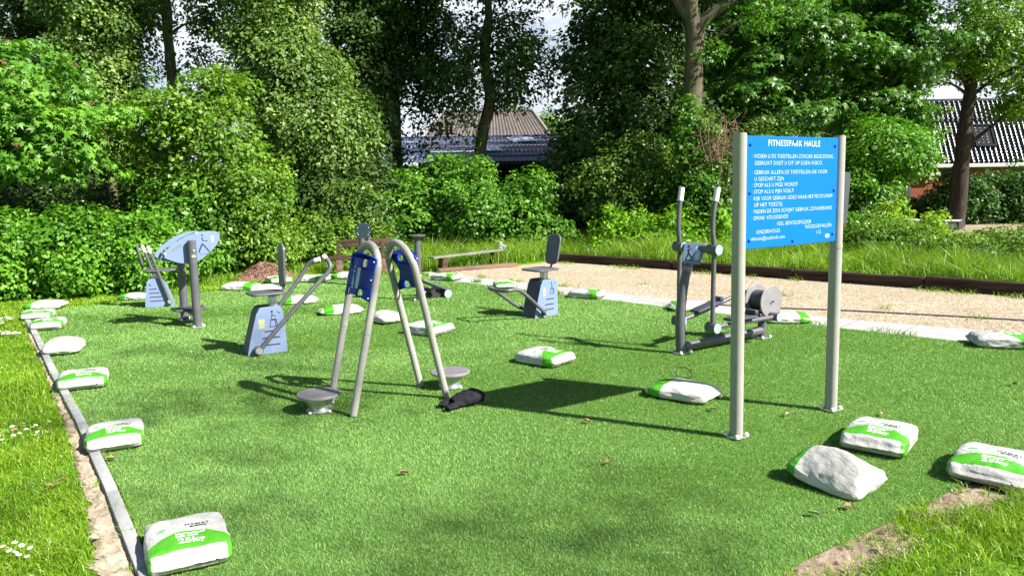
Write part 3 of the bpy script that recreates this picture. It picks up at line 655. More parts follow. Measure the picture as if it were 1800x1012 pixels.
dry_leaf(1254, 726, 0.06, 0.2, 'small yellowish leaf left of the near sign post')
dry_leaf(1385, 735, 0.06, 0.8, 'yellow green leaf between the two sign posts', 'paleleaf')
dry_leaf(28, 770, 0.06, 0.2, 'tan leaf among daisies in the left lawn', z=0.05)

d0 = thing('daisy', 'small white daisy flowering in the left lawn', 'daisy', group='daisies in the left lawn')
mb = MB()
for i in range(13):
    a = 2 * math.pi * i / 13; d = Vector((math.cos(a), math.sin(a), 0)); s_ = Vector((-d.y, d.x, 0)) * 0.0028
    mb.add([d * .004, d * .011 + s_ + Vector((0, 0, .001)), d * .0165 + Vector((0, 0, .002)), d * .011 - s_ + Vector((0, 0, .001))], [(0, 1, 2, 3)])
mb.build('petals', M['petal'], d0, smooth=False).location = (0, 0, 0.06)
cm = MB(); cm.lathe([(0.0045, 0), (0.0045, 0.002), (0.002, 0.004)], 10); cm.build('centre', M['yolk'], d0).location = (0, 0, 0.06)
sm_ = MB(); sm_.tube([(0, 0, 0), (0.003, 0, 0.03), (0, 0, 0.06)], 0.001, 5, 3); sm_.build('stem', mat_solid('stem', (0.08, 0.16, 0.03)), d0)
dp = [(12, 968), (22, 955), (26, 978), (37, 957), (24, 966), (8, 962), (57, 962), (52, 980), (16, 974), (45, 750), (46, 756), (86, 757), (62, 752), (4, 762), (19, 766), (70, 764), (35, 748), (80, 762), (3, 775)]
rr = random.Random(4)
dp += [(rr.uniform(0, 34), 587 - 0.16 * 0 + rr.gauss(0, 1.6)) for _ in range(16)] + [(rr.uniform(0, 28), 563 + rr.gauss(0, 2.5)) for _ in range(12)] + [(rr.uniform(0, 90), rr.uniform(740, 772)) for _ in range(8)]
for i, (x, y) in enumerate(dp):
    o = d0 if i == 0 else dup(d0, (0, 0, 0), 0)
    o.location = G(x, y, 0.05); o.location.z = 0.0 if y > 700 else 0.01; o.rotation_euler = (rr.uniform(-.4, .1), rr.uniform(-.3, .3), rr.uniform(0, 6))
    k = 0.8 if y > 900 else (0.95 if y > 700 else 1.6); o.scale = (k, k, 1.0)

# black garment dropped on the turf
def cloth_lump(pts, rad, seed, flat=0.55):
    mb = MB(); mb.tube(pts, rad, 28, 12)
    out = []
    for v in mb.v:
        p = Vector(v); f = noise.ridged_multi_fractal(Vector((p.x * 16, p.y * 16, p.z * 9)) + Vector((seed, 0, 0)), 0.8, 2.2, 4, 1.0, 2.0)
        g = noise.fractal(p * 14 + Vector((0, seed, 0)), 1, 2, 3)
        p = p + Vector((0.012 * g, 0.012 * noise.noise(p * 20), 0.016 * (f - 1.0))); p.z = max(p.z * (flat if p.z > 0 else 1), 0.004); out.append(p)
    mb.v = [tuple(p) for p in out]; return mb
gt = thing('dark_garment', 'crumpled black jacket dropped on the turf beside the twin arches', 'jacket', G(812, 716) + Vector((0, 0, 0.02)), R(24))
cloth_lump([(-0.06, 0.0, 0.05), (0.02, 0.01, 0.07), (0.10, 0.02, 0.085), (0.17, 0.02, 0.06)], [0.055, 0.09, 0.105, 0.05], 1).build('garment_body', M['cloth'], gt, ang=180)
cloth_lump([(-0.02, -0.03, 0.04), (-0.09, -0.07, 0.035), (-0.15, -0.10, 0.03)], [0.05, 0.035, 0.03], 5).build('sleeve', M['cloth'], gt, ang=180)
cloth_lump([(-0.03, 0.04, 0.04), (-0.09, 0.05, 0.045), (-0.13, 0.02, 0.04), (-0.16, -0.01, 0.03)], [0.045, 0.035, 0.035, 0.025], 9).build('sleeve', M['cloth'], gt, ang=180)
cloth_lump([(0.12, 0.05, 0.06), (0.15, 0.08, 0.09), (0.14, 0.09, 0.07)], [0.05, 0.035, 0.015], 12).build('collar', M['cloth'], gt, ang=180)

# mulch heap
hp = G(455, 494) + Vector((0, 0.35, 0)); n = 46; V = []; F = []
for i in range(n + 1):
    for j in range(n + 1):
        x = (i / n - .5) * 1.15; y = (j / n - .5) * 0.95; r2_ = (x / .5) ** 2 + (y / .42) ** 2
        z = 0.30 * math.exp(-r2_ * 1.5) * (1 + 0.25 * noise.noise(Vector((x * 6, y * 6, 2)))) + 0.03 * noise.fractal(Vector((x * 18, y * 18, 1)), 1, 2, 3) * math.exp(-r2_ * .6) - 0.03
        V.append((x, y, z))
F = [(i * (n + 1) + j, (i + 1) * (n + 1) + j, (i + 1) * (n + 1) + j + 1, i * (n + 1) + j + 1) for i in range(n) for j in range(n)]
mt = MB(); mt.add(V, F); o = mt.build('mulch_heap', M['mulch'], ang=180); o.location = hp; tag(o, 'low heap of brown wood mulch at the far lawn edge', 'mulch heap')
ch = MB()
for i in range(900):
    x, y = random.gauss(0, .22), random.gauss(0, .18); r2_ = (x / .5) ** 2 + (y / .42) ** 2; z = 0.30 * math.exp(-r2_ * 1.5) - 0.012
    if z < 0: continue
    ch.box(Vector((x, y, z)), (random.uniform(.02, .06), .012, .006), Matrix.Rotation(random.uniform(0, 6), 3, 'Z') @ Matrix.Rotation(random.uniform(-.6, .6), 3, 'Y'))
tag(ch.build('bark_chips', M['mulch'], o, smooth=False), kind='stuff')
# ------------------------------------------------------------------ equipment
def base_plate(parent, x, y, s=0.11, bolts=4, z=0.02, r=0.085):
    mb = MB(); mb.prism(rrect(s * 2, s * 2, 0.02, x, y), z, z + 0.008); f = mb.build('base_plate', M['galv'], parent)
    for k in range(bolts):
        bb = MB(); a = R(45 + 360 * k / bolts); bb.lathe([(0.015, 0), (0.015, 0.012), (0.010, 0.020), (0.004, 0.022)], 10, Matrix.Translation((x + s * 1.15 * math.cos(a), y + s * 1.15 * math.sin(a), z + 0.008)))
        bb.build('bolt', M['bolt'], f)
    return f
Z0 = 0.02
# --- information sign
pL, pR = G(1294, 772), G(1460, 724); dirv = (pR - pL); span = dirv.length; ang = math.atan2(dirv.y, dirv.x)
sg = thing('information_sign', 'blue information board on two beige posts headed FITNESSPARK HAULE', 'sign', pL, ang)
Hp = A(1298, 236, pL.y).z
for xx in (0.0, span):
    p = MB(); p.prism(rrect(0.074, 0.084, 0.036, xx, 0, 8), Z0, Hp); po = p.build('post', M['beige'], sg)
    c = MB(); c.prism(rrect(0.068, 0.078, 0.033, xx, 0, 8), Hp, Hp + 0.006); c.build('post_cap', M['beige'], po)
    if xx > 0:
        c = MB(); c.prism(rrect(0.079, 0.089, 0.038, xx, 0, 8), 1.16, 1.185); c.build('clamp_band', M['beige'], po)
    base_plate(sg, xx, 0, 0.055)
pz0, pz1 = 1.212, Hp - 0.012; x0p, x1p = 0.040, span - 0.040; pw, ph = x1p - x0p, pz1 - pz0; pcx, pcz = (x0p + x1p) / 2, (pz0 + pz1) / 2
XF = Matrix.Translation((pcx, -0.012, pcz)) @ Matrix.Rotation(R(90), 4, 'X')
me = plate_mesh(rrect(pw, ph, 0.006), [], 0.016); me.transform(XF); pn = link('panel', me, M['signblue'], sg)
sx, sz = pw / 2 - 0.03, ph / 2 - 0.05
for (x, z) in ((-sx, sz), (sx, sz), (-sx, 0), (sx, 0), (-sx, -sz), (sx, -sz), (0, ph / 2 - 0.025), (0, -ph / 2 + 0.025)):
    sb = MB(); sb.lathe([(0.010, 0), (0.010, 0.006), (0.006, 0.010)], 12, XF @ Matrix.Translation((x, z, 0.008))); sb.build('screw', M['screw'], pn)
lines = [('FITNESSPARK HAULE', 0.0, 0.300, 0.056, 'CENTER'),
 ('\u00b7 INDIEN U DE TOESTELLEN ZONDER BEGELEIDING', -0.415, 0.222, 0.036, 'LEFT'), ('GEBRUIKT DOET U DIT OP EIGEN RISICO', -0.392, 0.178, 0.036, 'LEFT'),
 ('\u00b7 GEBRUIK ALLEEN DE TOESTELLEN DIE VOOR', -0.415, 0.118, 0.036, 'LEFT'), ('U GESCHIKT ZIJN', -0.392, 0.076, 0.036, 'LEFT'),
 ('\u00b7 STOP ALS U MOE WORDT', -0.415, 0.036, 0.036, 'LEFT'), ('\u00b7 STOP ALS U PIJN VOELT', -0.415, -0.006, 0.036, 'LEFT'),
 ('\u00b7 KIJK VOOR GEBRUIK GOED NAAR HET PICTOGRAM', -0.415, -0.050, 0.036, 'LEFT'), ('OP HET TOESTEL', -0.392, -0.092, 0.036, 'LEFT'),
 ('\u00b7 INDIEN DE ZON SCHIJNT GEBRUIK ZONNEBRAND', -0.415, -0.134, 0.036, 'LEFT'), ('\u00b7 DRINK VOLDOENDE', -0.415, -0.176, 0.036, 'LEFT'),
 ('VEEL BEWEEGPLEZIER', 0.01, -0.222, 0.036, 'CENTER'), ('ONDERHOUD', -0.25, -0.268, 0.036, 'CENTER'), ('NOODGEVALLEN', 0.27, -0.256, 0.036, 'CENTER'),
 ('sbhaule@outlook.com', -0.25, -0.310, 0.036, 'CENTER'), ('112', 0.27, -0.298, 0.036, 'CENTER')]
ms = []
ksc = ph / 0.72
for body, x, z, s, al in lines:
    t = text_mesh(body, s * ksc, al, -0.0004 if s < 0.05 else 0.0002, 1.06); w = (max(v.co.x for v in t.vertices) - min(v.co.x for v in t.vertices))
    if s < 0.05 and len(body) > 30: t.transform(Matrix.Diagonal((min(1.0, (0.80 if al == 'LEFT' else 9) / w), 1, 1, 1)))
    t.transform(XF @ Matrix.Translation((x * pw / 0.925, z * ksc, 0.0098))); link('lettering', t, M['sign_print'], pn)
ov = MB(); ov.prism(disc_pts(0.022, 24, 0.36, -0.318 * ksc, 0.013), 0.0085, 0.0095, XF); ov.build('maker_mark', M['print_white'], pn)
for c in sg.children_recursive:                # the whole board stands a little out of plumb
    for v in c.data.vertices: v.co.x -= 0.016 * v.co.z

# --- twin arch frame with back panels
ca = thing('arch_frame', 'beige twin arch frame with two dark blue panels between its legs', 'exercise frame', Vector((-0.949, 5.673, 0)), R(35))
def panel_outline(w, h, waist):
    out = []; n = 14
    for i in range(n + 1): t = i / n; out.append((-w / 2 + w * t, -h / 2 + 0.03 * math.sin(math.pi * t)))
    for i in range(1, n): t = i / n; out.append((w / 2 - waist * math.sin(math.pi * t) ** 2, -h / 2 + h * t))
    for i in range(n + 1): t = 1 - i / n; out.append((-w / 2 + w * t, h / 2 + 0.03 * math.sin(math.pi * t)))
    for i in range(1, n): t = 1 - i / n; out.append((-w / 2 + waist * math.sin(math.pi * t) ** 2, -h / 2 + h * t))
    return out
bx, topx, topz, hw = 0.387, 0.1075, 1.207, 0.208
for s in (-1, 1):
    path = []; sl = (topx - bx) / (topz - hw)
    def onleg(z): return s * (bx + (topx - bx) * z / topz)
    path.append((onleg(0.02), -hw, 0.02)); path.append((onleg(0.5), -hw, 0.5)); path.append((onleg(topz - hw), -hw, topz - hw))
    for k in range(1, 8):
        a = math.pi * k / 8; z = topz - hw + hw * math.sin(a); path.append((onleg(z), -hw * math.cos(a), z))
    path += [(onleg(topz - hw), hw, topz - hw), (onleg(0.5), hw, 0.5), (onleg(0.02), hw, 0.02)]
    t = MB(); t.tube(path, 0.027, 18, 8); ar = t.build('arch', M['beige'], ca)
    for y in (-hw, hw):
        j = MB(); zc = 0.60; d = (Vector((onleg(zc + .1), y, zc + .1)) - Vector((onleg(zc), y, zc))).normalized(); c = Vector((onleg(zc), y, zc))
        j.tube([c - d * .012, c + d * .012], 0.029, 18, 0); j.build('joint_ring', M['beige'], ar)
    # panel between the legs
    zc = 0.962; up = Vector((onleg(zc + .1) - onleg(zc), 0, 0.1)).normalized(); ctr = Vector((onleg(zc), 0, zc))
    wd, ht = 2 * hw - 0.005, 0.305
    holes = [rrect(0.075, 0.062, 0.025, sx * 0.100, sz) for sx in (-1, 1) for sz in (0.112, -0.105)]
    me = plate_mesh(panel_outline(wd + (0.02 if s < 0 else 0.015), ht, 0.008 if s < 0 else 0.065), holes, 0.014)
    # local x of the panel runs along -y so that its face looks outwards
    F_ = frame(ctr, (0, -1, 0), up)
    # gentle bow across the width
    for v in me.vertices: v.co.z += (-0.9 * v.co.x ** 2 + 0.066) * (1 if s < 0 else -1)
    me.transform(F_); pa = link('back_panel', me, M['deepblue'], ca)
    if s < 0:
        pr = MB(); o_ = 0.0742
        def seg(a, b, w=0.0022):
            a = Vector((*a, 0)); b = Vector((*b, 0)); d = (b - a).normalized(); nn = Vector((-d.y, d.x, 0)) * w
            pts = [a - nn, b - nn, b + nn, a + nn]; pr.add([F_ @ Vector((p.x, p.y, o_ - 0.9 * p.x ** 2)) for p in pts], [(0, 1, 2, 3)])
        for a, b in (((-.02, .02), (-.034, -.07)), ((-.02, .02), (.0, -.07)), ((-.04, -.075), (.008, -.075)), ((-.012, -.02), (-.016, -.07)), ((-.03, .075), (-.014, .068)), ((-.014, .068), (.0, .08)), ((.0, .08), (-.004, .094)), ((-.034, .036), (-.02, .046)), ((-.02, .046), (.0, .034)), ((.006, .105), (.01, .118)), ((-.028, .05), (-.014, .052))): seg(a, b)
        pr.build('pictogram', M['print_white'], pa, smooth=False)
        st = MB(); st.add([F_ @ Vector((x, y, o_ - 0.9 * x ** 2)) for x, y in ((.03, -.075), (.075, -.075), (.075, .075), (.03, .075))], [(0, 1, 2, 3)]); st.build('instruction_plate', M['print_pale'], pa, smooth=False)
    for sx in (-1, 1):
        for sz in (-.13, .0, .13):
            zz = (0.074 - 0.9 * (wd / 2 - .004) ** 2) * (1 if s < 0 else -1)
            sc_ = MB(); sc_.lathe([(0.006, -.003), (0.006, 0.003)], 8, F_ @ Matrix.Translation((sx * (wd / 2 - .004), sz, zz))); sc_.build('screw', M['bolt'], pa)

# --- rotating standing discs
def twist_disc(p, label):
    t = thing('twist_disc', label, 'twist disc', p, R(20), 'rotating standing discs')
    b = MB(); b.lathe([(0.095, Z0), (0.095, 0.026), (0.072, 0.028), (0.074, 0.04), (0.112, 0.125), (0.112, 0.13)], 28); bs = b.build('base', M['galv'], t)
    for k in range(4):
        bl = MB(); a = R(90 * k + 40); bl.lathe([(0.013, 0), (0.013, .008), (0.005, .016)], 10, Matrix.Translation((0.098 * math.cos(a), 0.098 * math.sin(a), Z0))); bl.build('bolt', M['bolt'], bs)
    d = MB(); d.lathe([(0.150, 0.130), (0.158, 0.134), (0.158, 0.146), (0.153, 0.150), (0.01, 0.151)], 48); ds = d.build('disc', M['disc'], t)
    g = MB()
    for i in range(-3, 4):
        y = i * 0.036; L = math.sqrt(max(0.148 ** 2 - y * y, 0)); n = 16
        pts = [(-L + 2 * L * k / n, y + 0.010 * math.sin(k * 1.3 + i)) for k in range(n + 1)]
        for a, c in zip(pts[:-1], pts[1:]):
            g.add([(a[0], a[1] - .002, .1525), (c[0], c[1] - .002, .1525), (c[0], c[1] + .002, .1525), (a[0], a[1] + .002, .1525)], [(0, 1, 2, 3)])
    g.build('grooves', M['charcoal'], ds, smooth=False); return t
twist_disc(G(562, 725), 'round grey twist disc beside the left arch leg, nearer of two')
twist_disc(G(792, 683), 'round grey twist disc behind the right arch leg, farther of two')

# --- seated trainers with pale blue cabinet
def cab_outline(wb, wt, h, skew=0.0):
    n = 8; L = []; Rr = []
    for i in range(n + 1):
        t = i / n; e = wb / 2 + (wt / 2 - wb / 2) * (t ** 1.25); L.append((-e + skew * t, h * t)); Rr.append((e + skew * t, h * t))
    r_ = 0.03
    return Rr[:-1] + [(Rr[-1][0], h - r_), (Rr[-1][0] - .01, h - .01), (Rr[-1][0] - r_, h)] + [(L[-1][0] + r_, h), (L[-1][0] + .01, h - .01), (L[-1][0], h - r_)] + L[:-1][::-1]
UPX = Matrix.Rotation(R(90), 4, 'X')
def cabinet(t, wb, wt, h, d, skew, slots, extras):
    ol = cab_outline(wb, wt, h, skew)
    body = MB(); body.prism([(x * 0.985, z * 0.992) for x, z in ol], -d / 2 + 0.012, d / 2 - 0.012, Matrix.Translation((0, 0, Z0)) @ UPX); cb_ = body.build('cabinet', M['dark'], t)
    for s in (1, -1):
        me = plate_mesh(ol, [], 0.014, 0.003); me.transform(Matrix.Translation((0, -s * d / 2, Z0)) @ UPX); f = link('face_panel', me, M['paleblue'], cb_)
        sl = MB()
        for (x0, x1, z) in slots:
            sl.add([(x0, -s * (d / 2 + .0082), z + Z0 - .006), (x1, -s * (d / 2 + .0082), z + Z0 - .006), (x1, -s * (d / 2 + .0082), z + Z0 + .006), (x0, -s * (d / 2 + .0082), z + Z0 + .006)], [(0, 1, 2, 3)])
        # drawn together with the vents: one mesh of dark marks
        if s == 1:
            for poly in extras: sl.add([(x, -(d / 2 + .0086), z + Z0) for x, z in poly], [tuple(range(len(poly)))])
        sl.build('vent_slots', M['print_black'], cb_, smooth=False)
    return cb_
def lineq(a, b, w=0.005):
    a = Vector(a); b = Vector(b); d = (b - a).normalized(); n = Vector((-d.y, d.x)) * w / 2; return [tuple(a - n), tuple(b - n), tuple(b + n), tuple(a + n)]
def sitter(cx, cz, k=1.0, leg=1):
    P = [[(cx + 0.013 * k * math.cos(a), cz + 0.10 * k + 0.013 * k * math.sin(a)) for a in [i * 0.785 for i in range(8)]]]
    for a, b in (((0, .08), (-.005, .02)), ((0, .07), (.035, .05)), ((-.005, .02), (.04, .022)), ((.04, .022), (.05, -.045)), ((-.02, .015), (.035, .012)), ((-.015, .01), (-.025, -.05)), ((.03, .01), (.035, -.05)), ((.05, .10), (.085, .075)), ((-.035, -.055), (.05, -.055))):
        P.append(lineq((cx + a[0] * k, cz + a[1] * k), (cx + b[0] * k, cz + b[1] * k), 0.007 * k))
    return P
def seat_set(t, d, x, zs, back_side, back=(0.10, 0.40), seat=(0.30, 0.30), lean=0.04):
    p = MB(); p.box(Vector((x, 0, zs - 0.10)), (0.075, 0.075, 0.14), None, 0.006); p.build('seat_post', M['galv'], t)
    c = MB(); c.box(Vector((x, 0, zs - 0.155)), (0.13, 0.13, 0.05), None, 0.008); c.build('seat_socket', M['charcoal'], t)
    ol = rrect(seat[0], seat[1], 0.06)
    me = plate_mesh(ol, [], 0.022, 0.006); me.transform(Matrix.Translation((x - back_side * 0.06, 0, zs))); link('seat', me, M['charcoal'], t)
    me = plate_mesh(rrect(seat[1] * 0.62, back[1], 0.07), [], 0.026, 0.006)
    bxp = x - back_side * 0.06 + back_side * (seat[0] / 2 + 0.0)
    me.transform(frame((bxp + back_side * lean / 2, 0, zs + 0.05 + back[1] / 2), (0, 1, 0), (back_side * lean, 0, back[1]))); link('backrest', me, M['charcoal'], t)
    k = MB(); k.tube([(x, 0, zs - .014), (bxp - back_side * .03, 0, zs - .018), (bxp + back_side * .015, 0, zs + .05), (bxp + back_side * (.02 + lean * .4), 0, zs + .16)], 0.014, 8, 4); k.build('backrest_bracket', M['charcoal'], t)
def grip_arm(t, name, path, r=0.024, grip=None):
    a = MB(); a.tube(path, r, 14, 6); o = a.build(name, M['charcoal'], t)
    if grip: g = MB(); g.tube(grip, r + 0.004, 14, 4); g.build('grip', M['white'], o)
    return o
def pivot(o, x, y0, y1, z, r=0.04):
    h = MB(); h.tube([(x, y0, z), (x, y1, z)], r, 18, 0); h.build('pivot_hub', M['charcoal'], o)
    c = MB(); c.tube([(x, y0, z), (x, y0 - .006, z)], r * 0.8, 18, 0); c.build('hub_cap', M['galv'], o)
ST = 'seated trainers with blue cabinet'
# nearest
p = (G(440, 628) + G(503, 621)) / 2
t = thing('seated_trainer', 'pale blue cabinet trainer with upright dark backrest and two raised white grips', 'exercise machine', p + Vector((-0.055, 0.083, 0)), R(31), ST)
cabinet(t, 0.375, 0.225, 0.455, 0.20, 0.045, [(-.02, .12, .22), (-.045, .125, .155), (-.02, .125, .085)], sitter(0.06, 0.315, 0.95))
s_ = MB(); s_.add([(x, -.1088, z + Z0) for x, z in ((-.075, .245), (-.012, .245), (-.012, .345), (-.075, .345))], [(0, 1, 2, 3)]); s_.build('instruction_plate', M['sticker'], t, smooth=False)
seat_set(t, 0.2, 0.10, 0.605, 1, (0.1, 0.42), (0.33, 0.30), 0.01)
for s in (-1, 1):
    y = s * 0.165
    if s < 0: pth = [(-.09, y, .075), (.17, y, .345), (.50, y, .665), (.615, y, .775), (.65, y + .01, .84), (.635, y + .05, .90), (.61, y + .075, .93)]
    else: pth = [(-.09, y, .075), (.14, y, .36), (.40, y, .67), (.46, y - .003, .755), (.505, y - .015, .825), (.555, y - .04, .868), (.61, y - .07, .885)]
    o = grip_arm(t, 'handle_arm', pth, 0.022, [Vector(pth[-2]).lerp(Vector(pth[-1]), .35), Vector(pth[-1]) + (Vector(pth[-1]) - Vector(pth[-2])) * .25])
    pivot(o, -.10, y - .03, y + .03, .075)
# second, beside the gravel
p = (G(939, 560) + G(979, 557.5)) / 2
t = thing('seated_trainer', 'blue cabinet trainer with rounded dark backrest and a bent black bar', 'exercise machine', p + Vector((-0.065, 0.076, 0)), R(41), ST)
cabinet(t, 0.375, 0.24, 0.445, 0.22, 0.055, [(.0, .125, .21), (-.025, .125, .145), (-.035, .125, .085)], sitter(0.085, 0.32, 0.85))
s_ = MB(); s_.add([(x, -.1188, z + Z0) for x, z in ((-.06, .25), (-.01, .25), (-.01, .35), (-.06, .35))], [(0, 1, 2, 3)]); s_.build('instruction_plate', M['sticker'], t, smooth=False)
seat_set(t, 0.22, 0.075, 0.585, 1, (0.1, 0.36), (0.36, 0.34), 0.08)
yb = 0.17
o = grip_arm(t, 'leg_bar', [(-.07, -yb, .075), (-.22, -yb, .20), (-.42, -yb, .36), (-.52, -yb, .405), (-.62, -yb, .41), (-.665, -yb * .8, .405), (-.675, 0, .40), (-.665, yb * .8, .405), (-.62, yb, .41), (-.50, yb, .33), (-.25, yb, .16), (-.07, yb, .075)], 0.022)
pivot(o, -.06, -yb - .02, yb + .02, .075, 0.03)
# far left
p = (G(263, 543) + G(306, 540)) / 2
t = thing('seated_trainer', 'farthest blue cabinet trainer, thin backrest at its left and two leaning arms with white grips', 'exercise machine', p + Vector((-0.05, 0.07, 0)), R(24), ST)
cabinet(t, 0.37, 0.20, 0.39, 0.15, -.035, [(-.125, -.03, .25), (-.125, .0, .195), (-.125, .03, .14), (-.125, .06, .085)], [lineq((-.115, .305), (-.105, .315), .03)])
seat_set(t, 0.15, -0.03, 0.52, -1, (0.1, 0.30), (0.40, 0.26), 0.06)
for s, dx in ((-1, 0.0), (1, -0.075)):
    y = s * 0.12
    o = grip_arm(t, 'handle_arm', [(.125 + dx, y, .09), (.05 + dx, y, .34), (-.02 + dx, y, .60), (-.085 + dx, y, .82)], 0.02, [(-.068 + dx, y, .765), (-.098 + dx, y, .86)])
    pivot(o, .125 + dx, y - .03, y + .03, .09, .035)

# --- balance trainer with leaf shaped panels on two posts
pn_, pf_ = G(348, 577), G(326, 565); mid = (pn_ + pf_) / 2; dv = pf_ - pn_; ang = math.atan2(dv.y, dv.x) - math.pi / 2
t = thing('walking_trainer', 'leaf shaped pale blue panels on two thick dark posts with a foot board', 'exercise machine', mid, ang)
hd = dv.length / 2
for s in (-1, 1):
    h = 1.03 if s < 0 else 0.98
    po = MB(); po.lathe([(0.048, Z0), (0.048, h), (0.044, h + .004)], 24, Matrix.Translation((0, s * hd, 0))); o = po.build('post', M['charcoal'], t); base_plate(t, 0, s * hd, 0.07)
    if s < 0:
        c = MB(); c.lathe([(0.010, 0), (0.010, 0.006)], 12, Matrix.Translation((0.005, -hd - .052, 0.92)) @ UPX); c.build('bolt_head', M['bolt'], o)
        c = MB(); c.add([(-.022, -hd - .0495, .84), (.026, -hd - .0495, .84), (.026, -hd - .0495, .865), (-.022, -hd - .0495, .865)], [(0, 1, 2, 3)]); c.build('post_label', mat_solid('post_label', (.45, .36, .22), .6), o, smooth=False)
def leaf_outline(x0, x1, z0, z1, n=20, flip=1):
    # a slanted leaf: blunt lower left end, round upper right end
    up = []; lo = []
    for i in range(n + 1):
        u = i / n; x = x0 + (x1 - x0) * u; base = z0 + (z1 - z0) * (0.36 + 0.28 * u)
        top = (z1 - z0) * 0.48 * math.sin(math.pi * min(1, u * 0.90 + 0.10)) ** 0.75; bot = (z1 - z0) * 0.50 * math.sin(math.pi * max(0, min(1, u * 0.97 + 0.015))) ** 0.8
        up.append((x, base + top)); lo.append((x, base - bot))
    return lo + up[::-1]
# the panel outline follows the photograph: traced in metres in the panel plane
front = [(-.30, .855), (-.24, .82), (-.12, .775), (0, .765), (.08, .79), (.18, .86), (.27, .945), (.315, 1.02), (.325, 1.075), (.30, 1.11), (.24, 1.125), (.12, 1.12), (0, 1.09), (-.10, 1.045), (-.20, .98), (-.27, .92), (-.305, .88)]
rear = [(-.36, .86), (-.30, .815), (-.22, .79), (-.10, .765), (.02, .79), (.12, .88), (.18, .98), (.215, 1.05), (.20, 1.095), (.13, 1.12), (.04, 1.125), (-.06, 1.10), (-.17, 1.05), (-.27, .98), (-.34, .91)]
def densify(pl): return [(v.x, v.y) for v in smooth_path([(*q, 0) for q in pl + [pl[0]]], 4)[:-1]]
ux = Vector((math.cos(-0.9), math.sin(-0.9), 0))
me = plate_mesh(densify(front), [], 0.016, .003); me.transform(Matrix.Translation((0.0, -hd + 0.062, 0)) @ Matrix.Rotation(R(-6), 4, 'Z') @ UPX); f1 = link('front_panel', me, M['paleblue'], t)
slot = [(-.285, .90), (-.265, .885), (-.235, .905), (-.20, .935), (-.19, .955), (-.215, .955), (-.26, .93)]
slot2 = [(-.13, 1.0), (-.10, 1.005), (.04, 1.075), (.07, 1.085), (.06, 1.10), (.02, 1.09), (-.10, 1.035)]
me = plate_mesh(densify(rear), [densify(slot), densify(slot2)], 0.016, .003); me.transform(Matrix.Translation((0.0, -hd + 0.20, 0.0)) @ Matrix.Rotation(R(-6), 4, 'Z') @ UPX); link('rear_panel', me, M['paleblue'], t)
pg = MB()
def pstrip(a, b, w): pg.add([Matrix.Translation((0.0, -hd + 0.062, 0)) @ Matrix.Rotation(R(-6), 4, 'Z') @ UPX @ Vector((x, z, 0.0088)) for x, z in lineq(a, b, w)], [(0, 1, 2, 3)])
for a, b, w in (((.13, 1.06), (.135, 1.02), .012), ((.135, 1.02), (.19, 1.015), .009), ((.13, .985), (.09, .90), .016), ((.13, .985), (.195, .90), .014), ((.08, .885), (.10, .895), .012), ((.19, .885), (.21, .895), .012), ((.09, .86), (.20, .865), .004)): pstrip(a, b, w)
pstrip((.127, 1.08), (.139, 1.092), .018)
pg.build('pictogram', M['print_black'], f1, smooth=False)
pg = MB(); pstrip((.245, 1.0), (.245, 1.075), .035); pg.build('small_print', mat_solid('small_print', (.30, .36, .5), .5), f1, smooth=False)
pg = MB(); pstrip((-.20, .92), (-.10, .99), .035); pg.build('instruction_plate', mat_solid('grey_plate', (.16, .18, .22), .5), f1, smooth=False)
for (x, z) in ((-.285, .895), (.07, 1.105)):
    k = MB(); k.lathe([(.014, -.02), (.014, .16), (.018, .16), (.018, .172)], 12, Matrix.Translation((x, -hd + .215, z)) @ UPX); k.build('spacer_bolt', M['galv'], t)
fb = MB(); fb.box(Vector((-.02, -.03, .205)), (.36, .26, .025), None, .008); fb.build('foot_board', M['dark'], t)
fb = MB(); fb.tube([(-.02, -hd, .175), (-.02, hd, .175)], .03, 14, 0); fb.build('foot_board_axle', M['charcoal'], t)

# --- cross trainer
pb, pr_ = G(1197, 623), G(1341, 596); ang = math.atan2(pr_.y - pb.y, pr_.x - pb.x); Lb = (pr_ - pb).length
t = thing('cross_trainer', 'tall grey cross trainer with two white tipped handles and grey flywheels', 'exercise machine', pb, ang)
m_ = MB(); m_.tube([(0, 0, Z0), (-.015, 0, .30), (.01, 0, .58), (.07, 0, .82), (.13, 0, .985)], [.047, .046, .044, .042, .04], 20, 8); ms_ = m_.build('mast', M['charcoal'], t); base_plate(t, 0, 0, .075)
k = MB(); k.tube([(.058, 0, .785), (.072, 0, .825)], .046, 20, 0); k.build('mast_ring', M['disc'], ms_)
k = MB(); k.tube([(.03, 0, .075), (.5, 0, .08), (Lb, 0, .10)], .042, 18, 4); k.build('base_tube', M['charcoal'], t)
k = MB(); k.tube([(Lb - .02, 0, Z0), (Lb - .02, 0, .30)], .042, 18, 0); o = k.build('rear_post', M['charcoal'], t); base_plate(t, Lb - .02, 0, .07)
k = MB(); k.tube([(.145, -.245, 1.0), (.145, .175, 1.0)], .036, 18, 0); cbar = k.build('cross_bar', M['charcoal'], t)
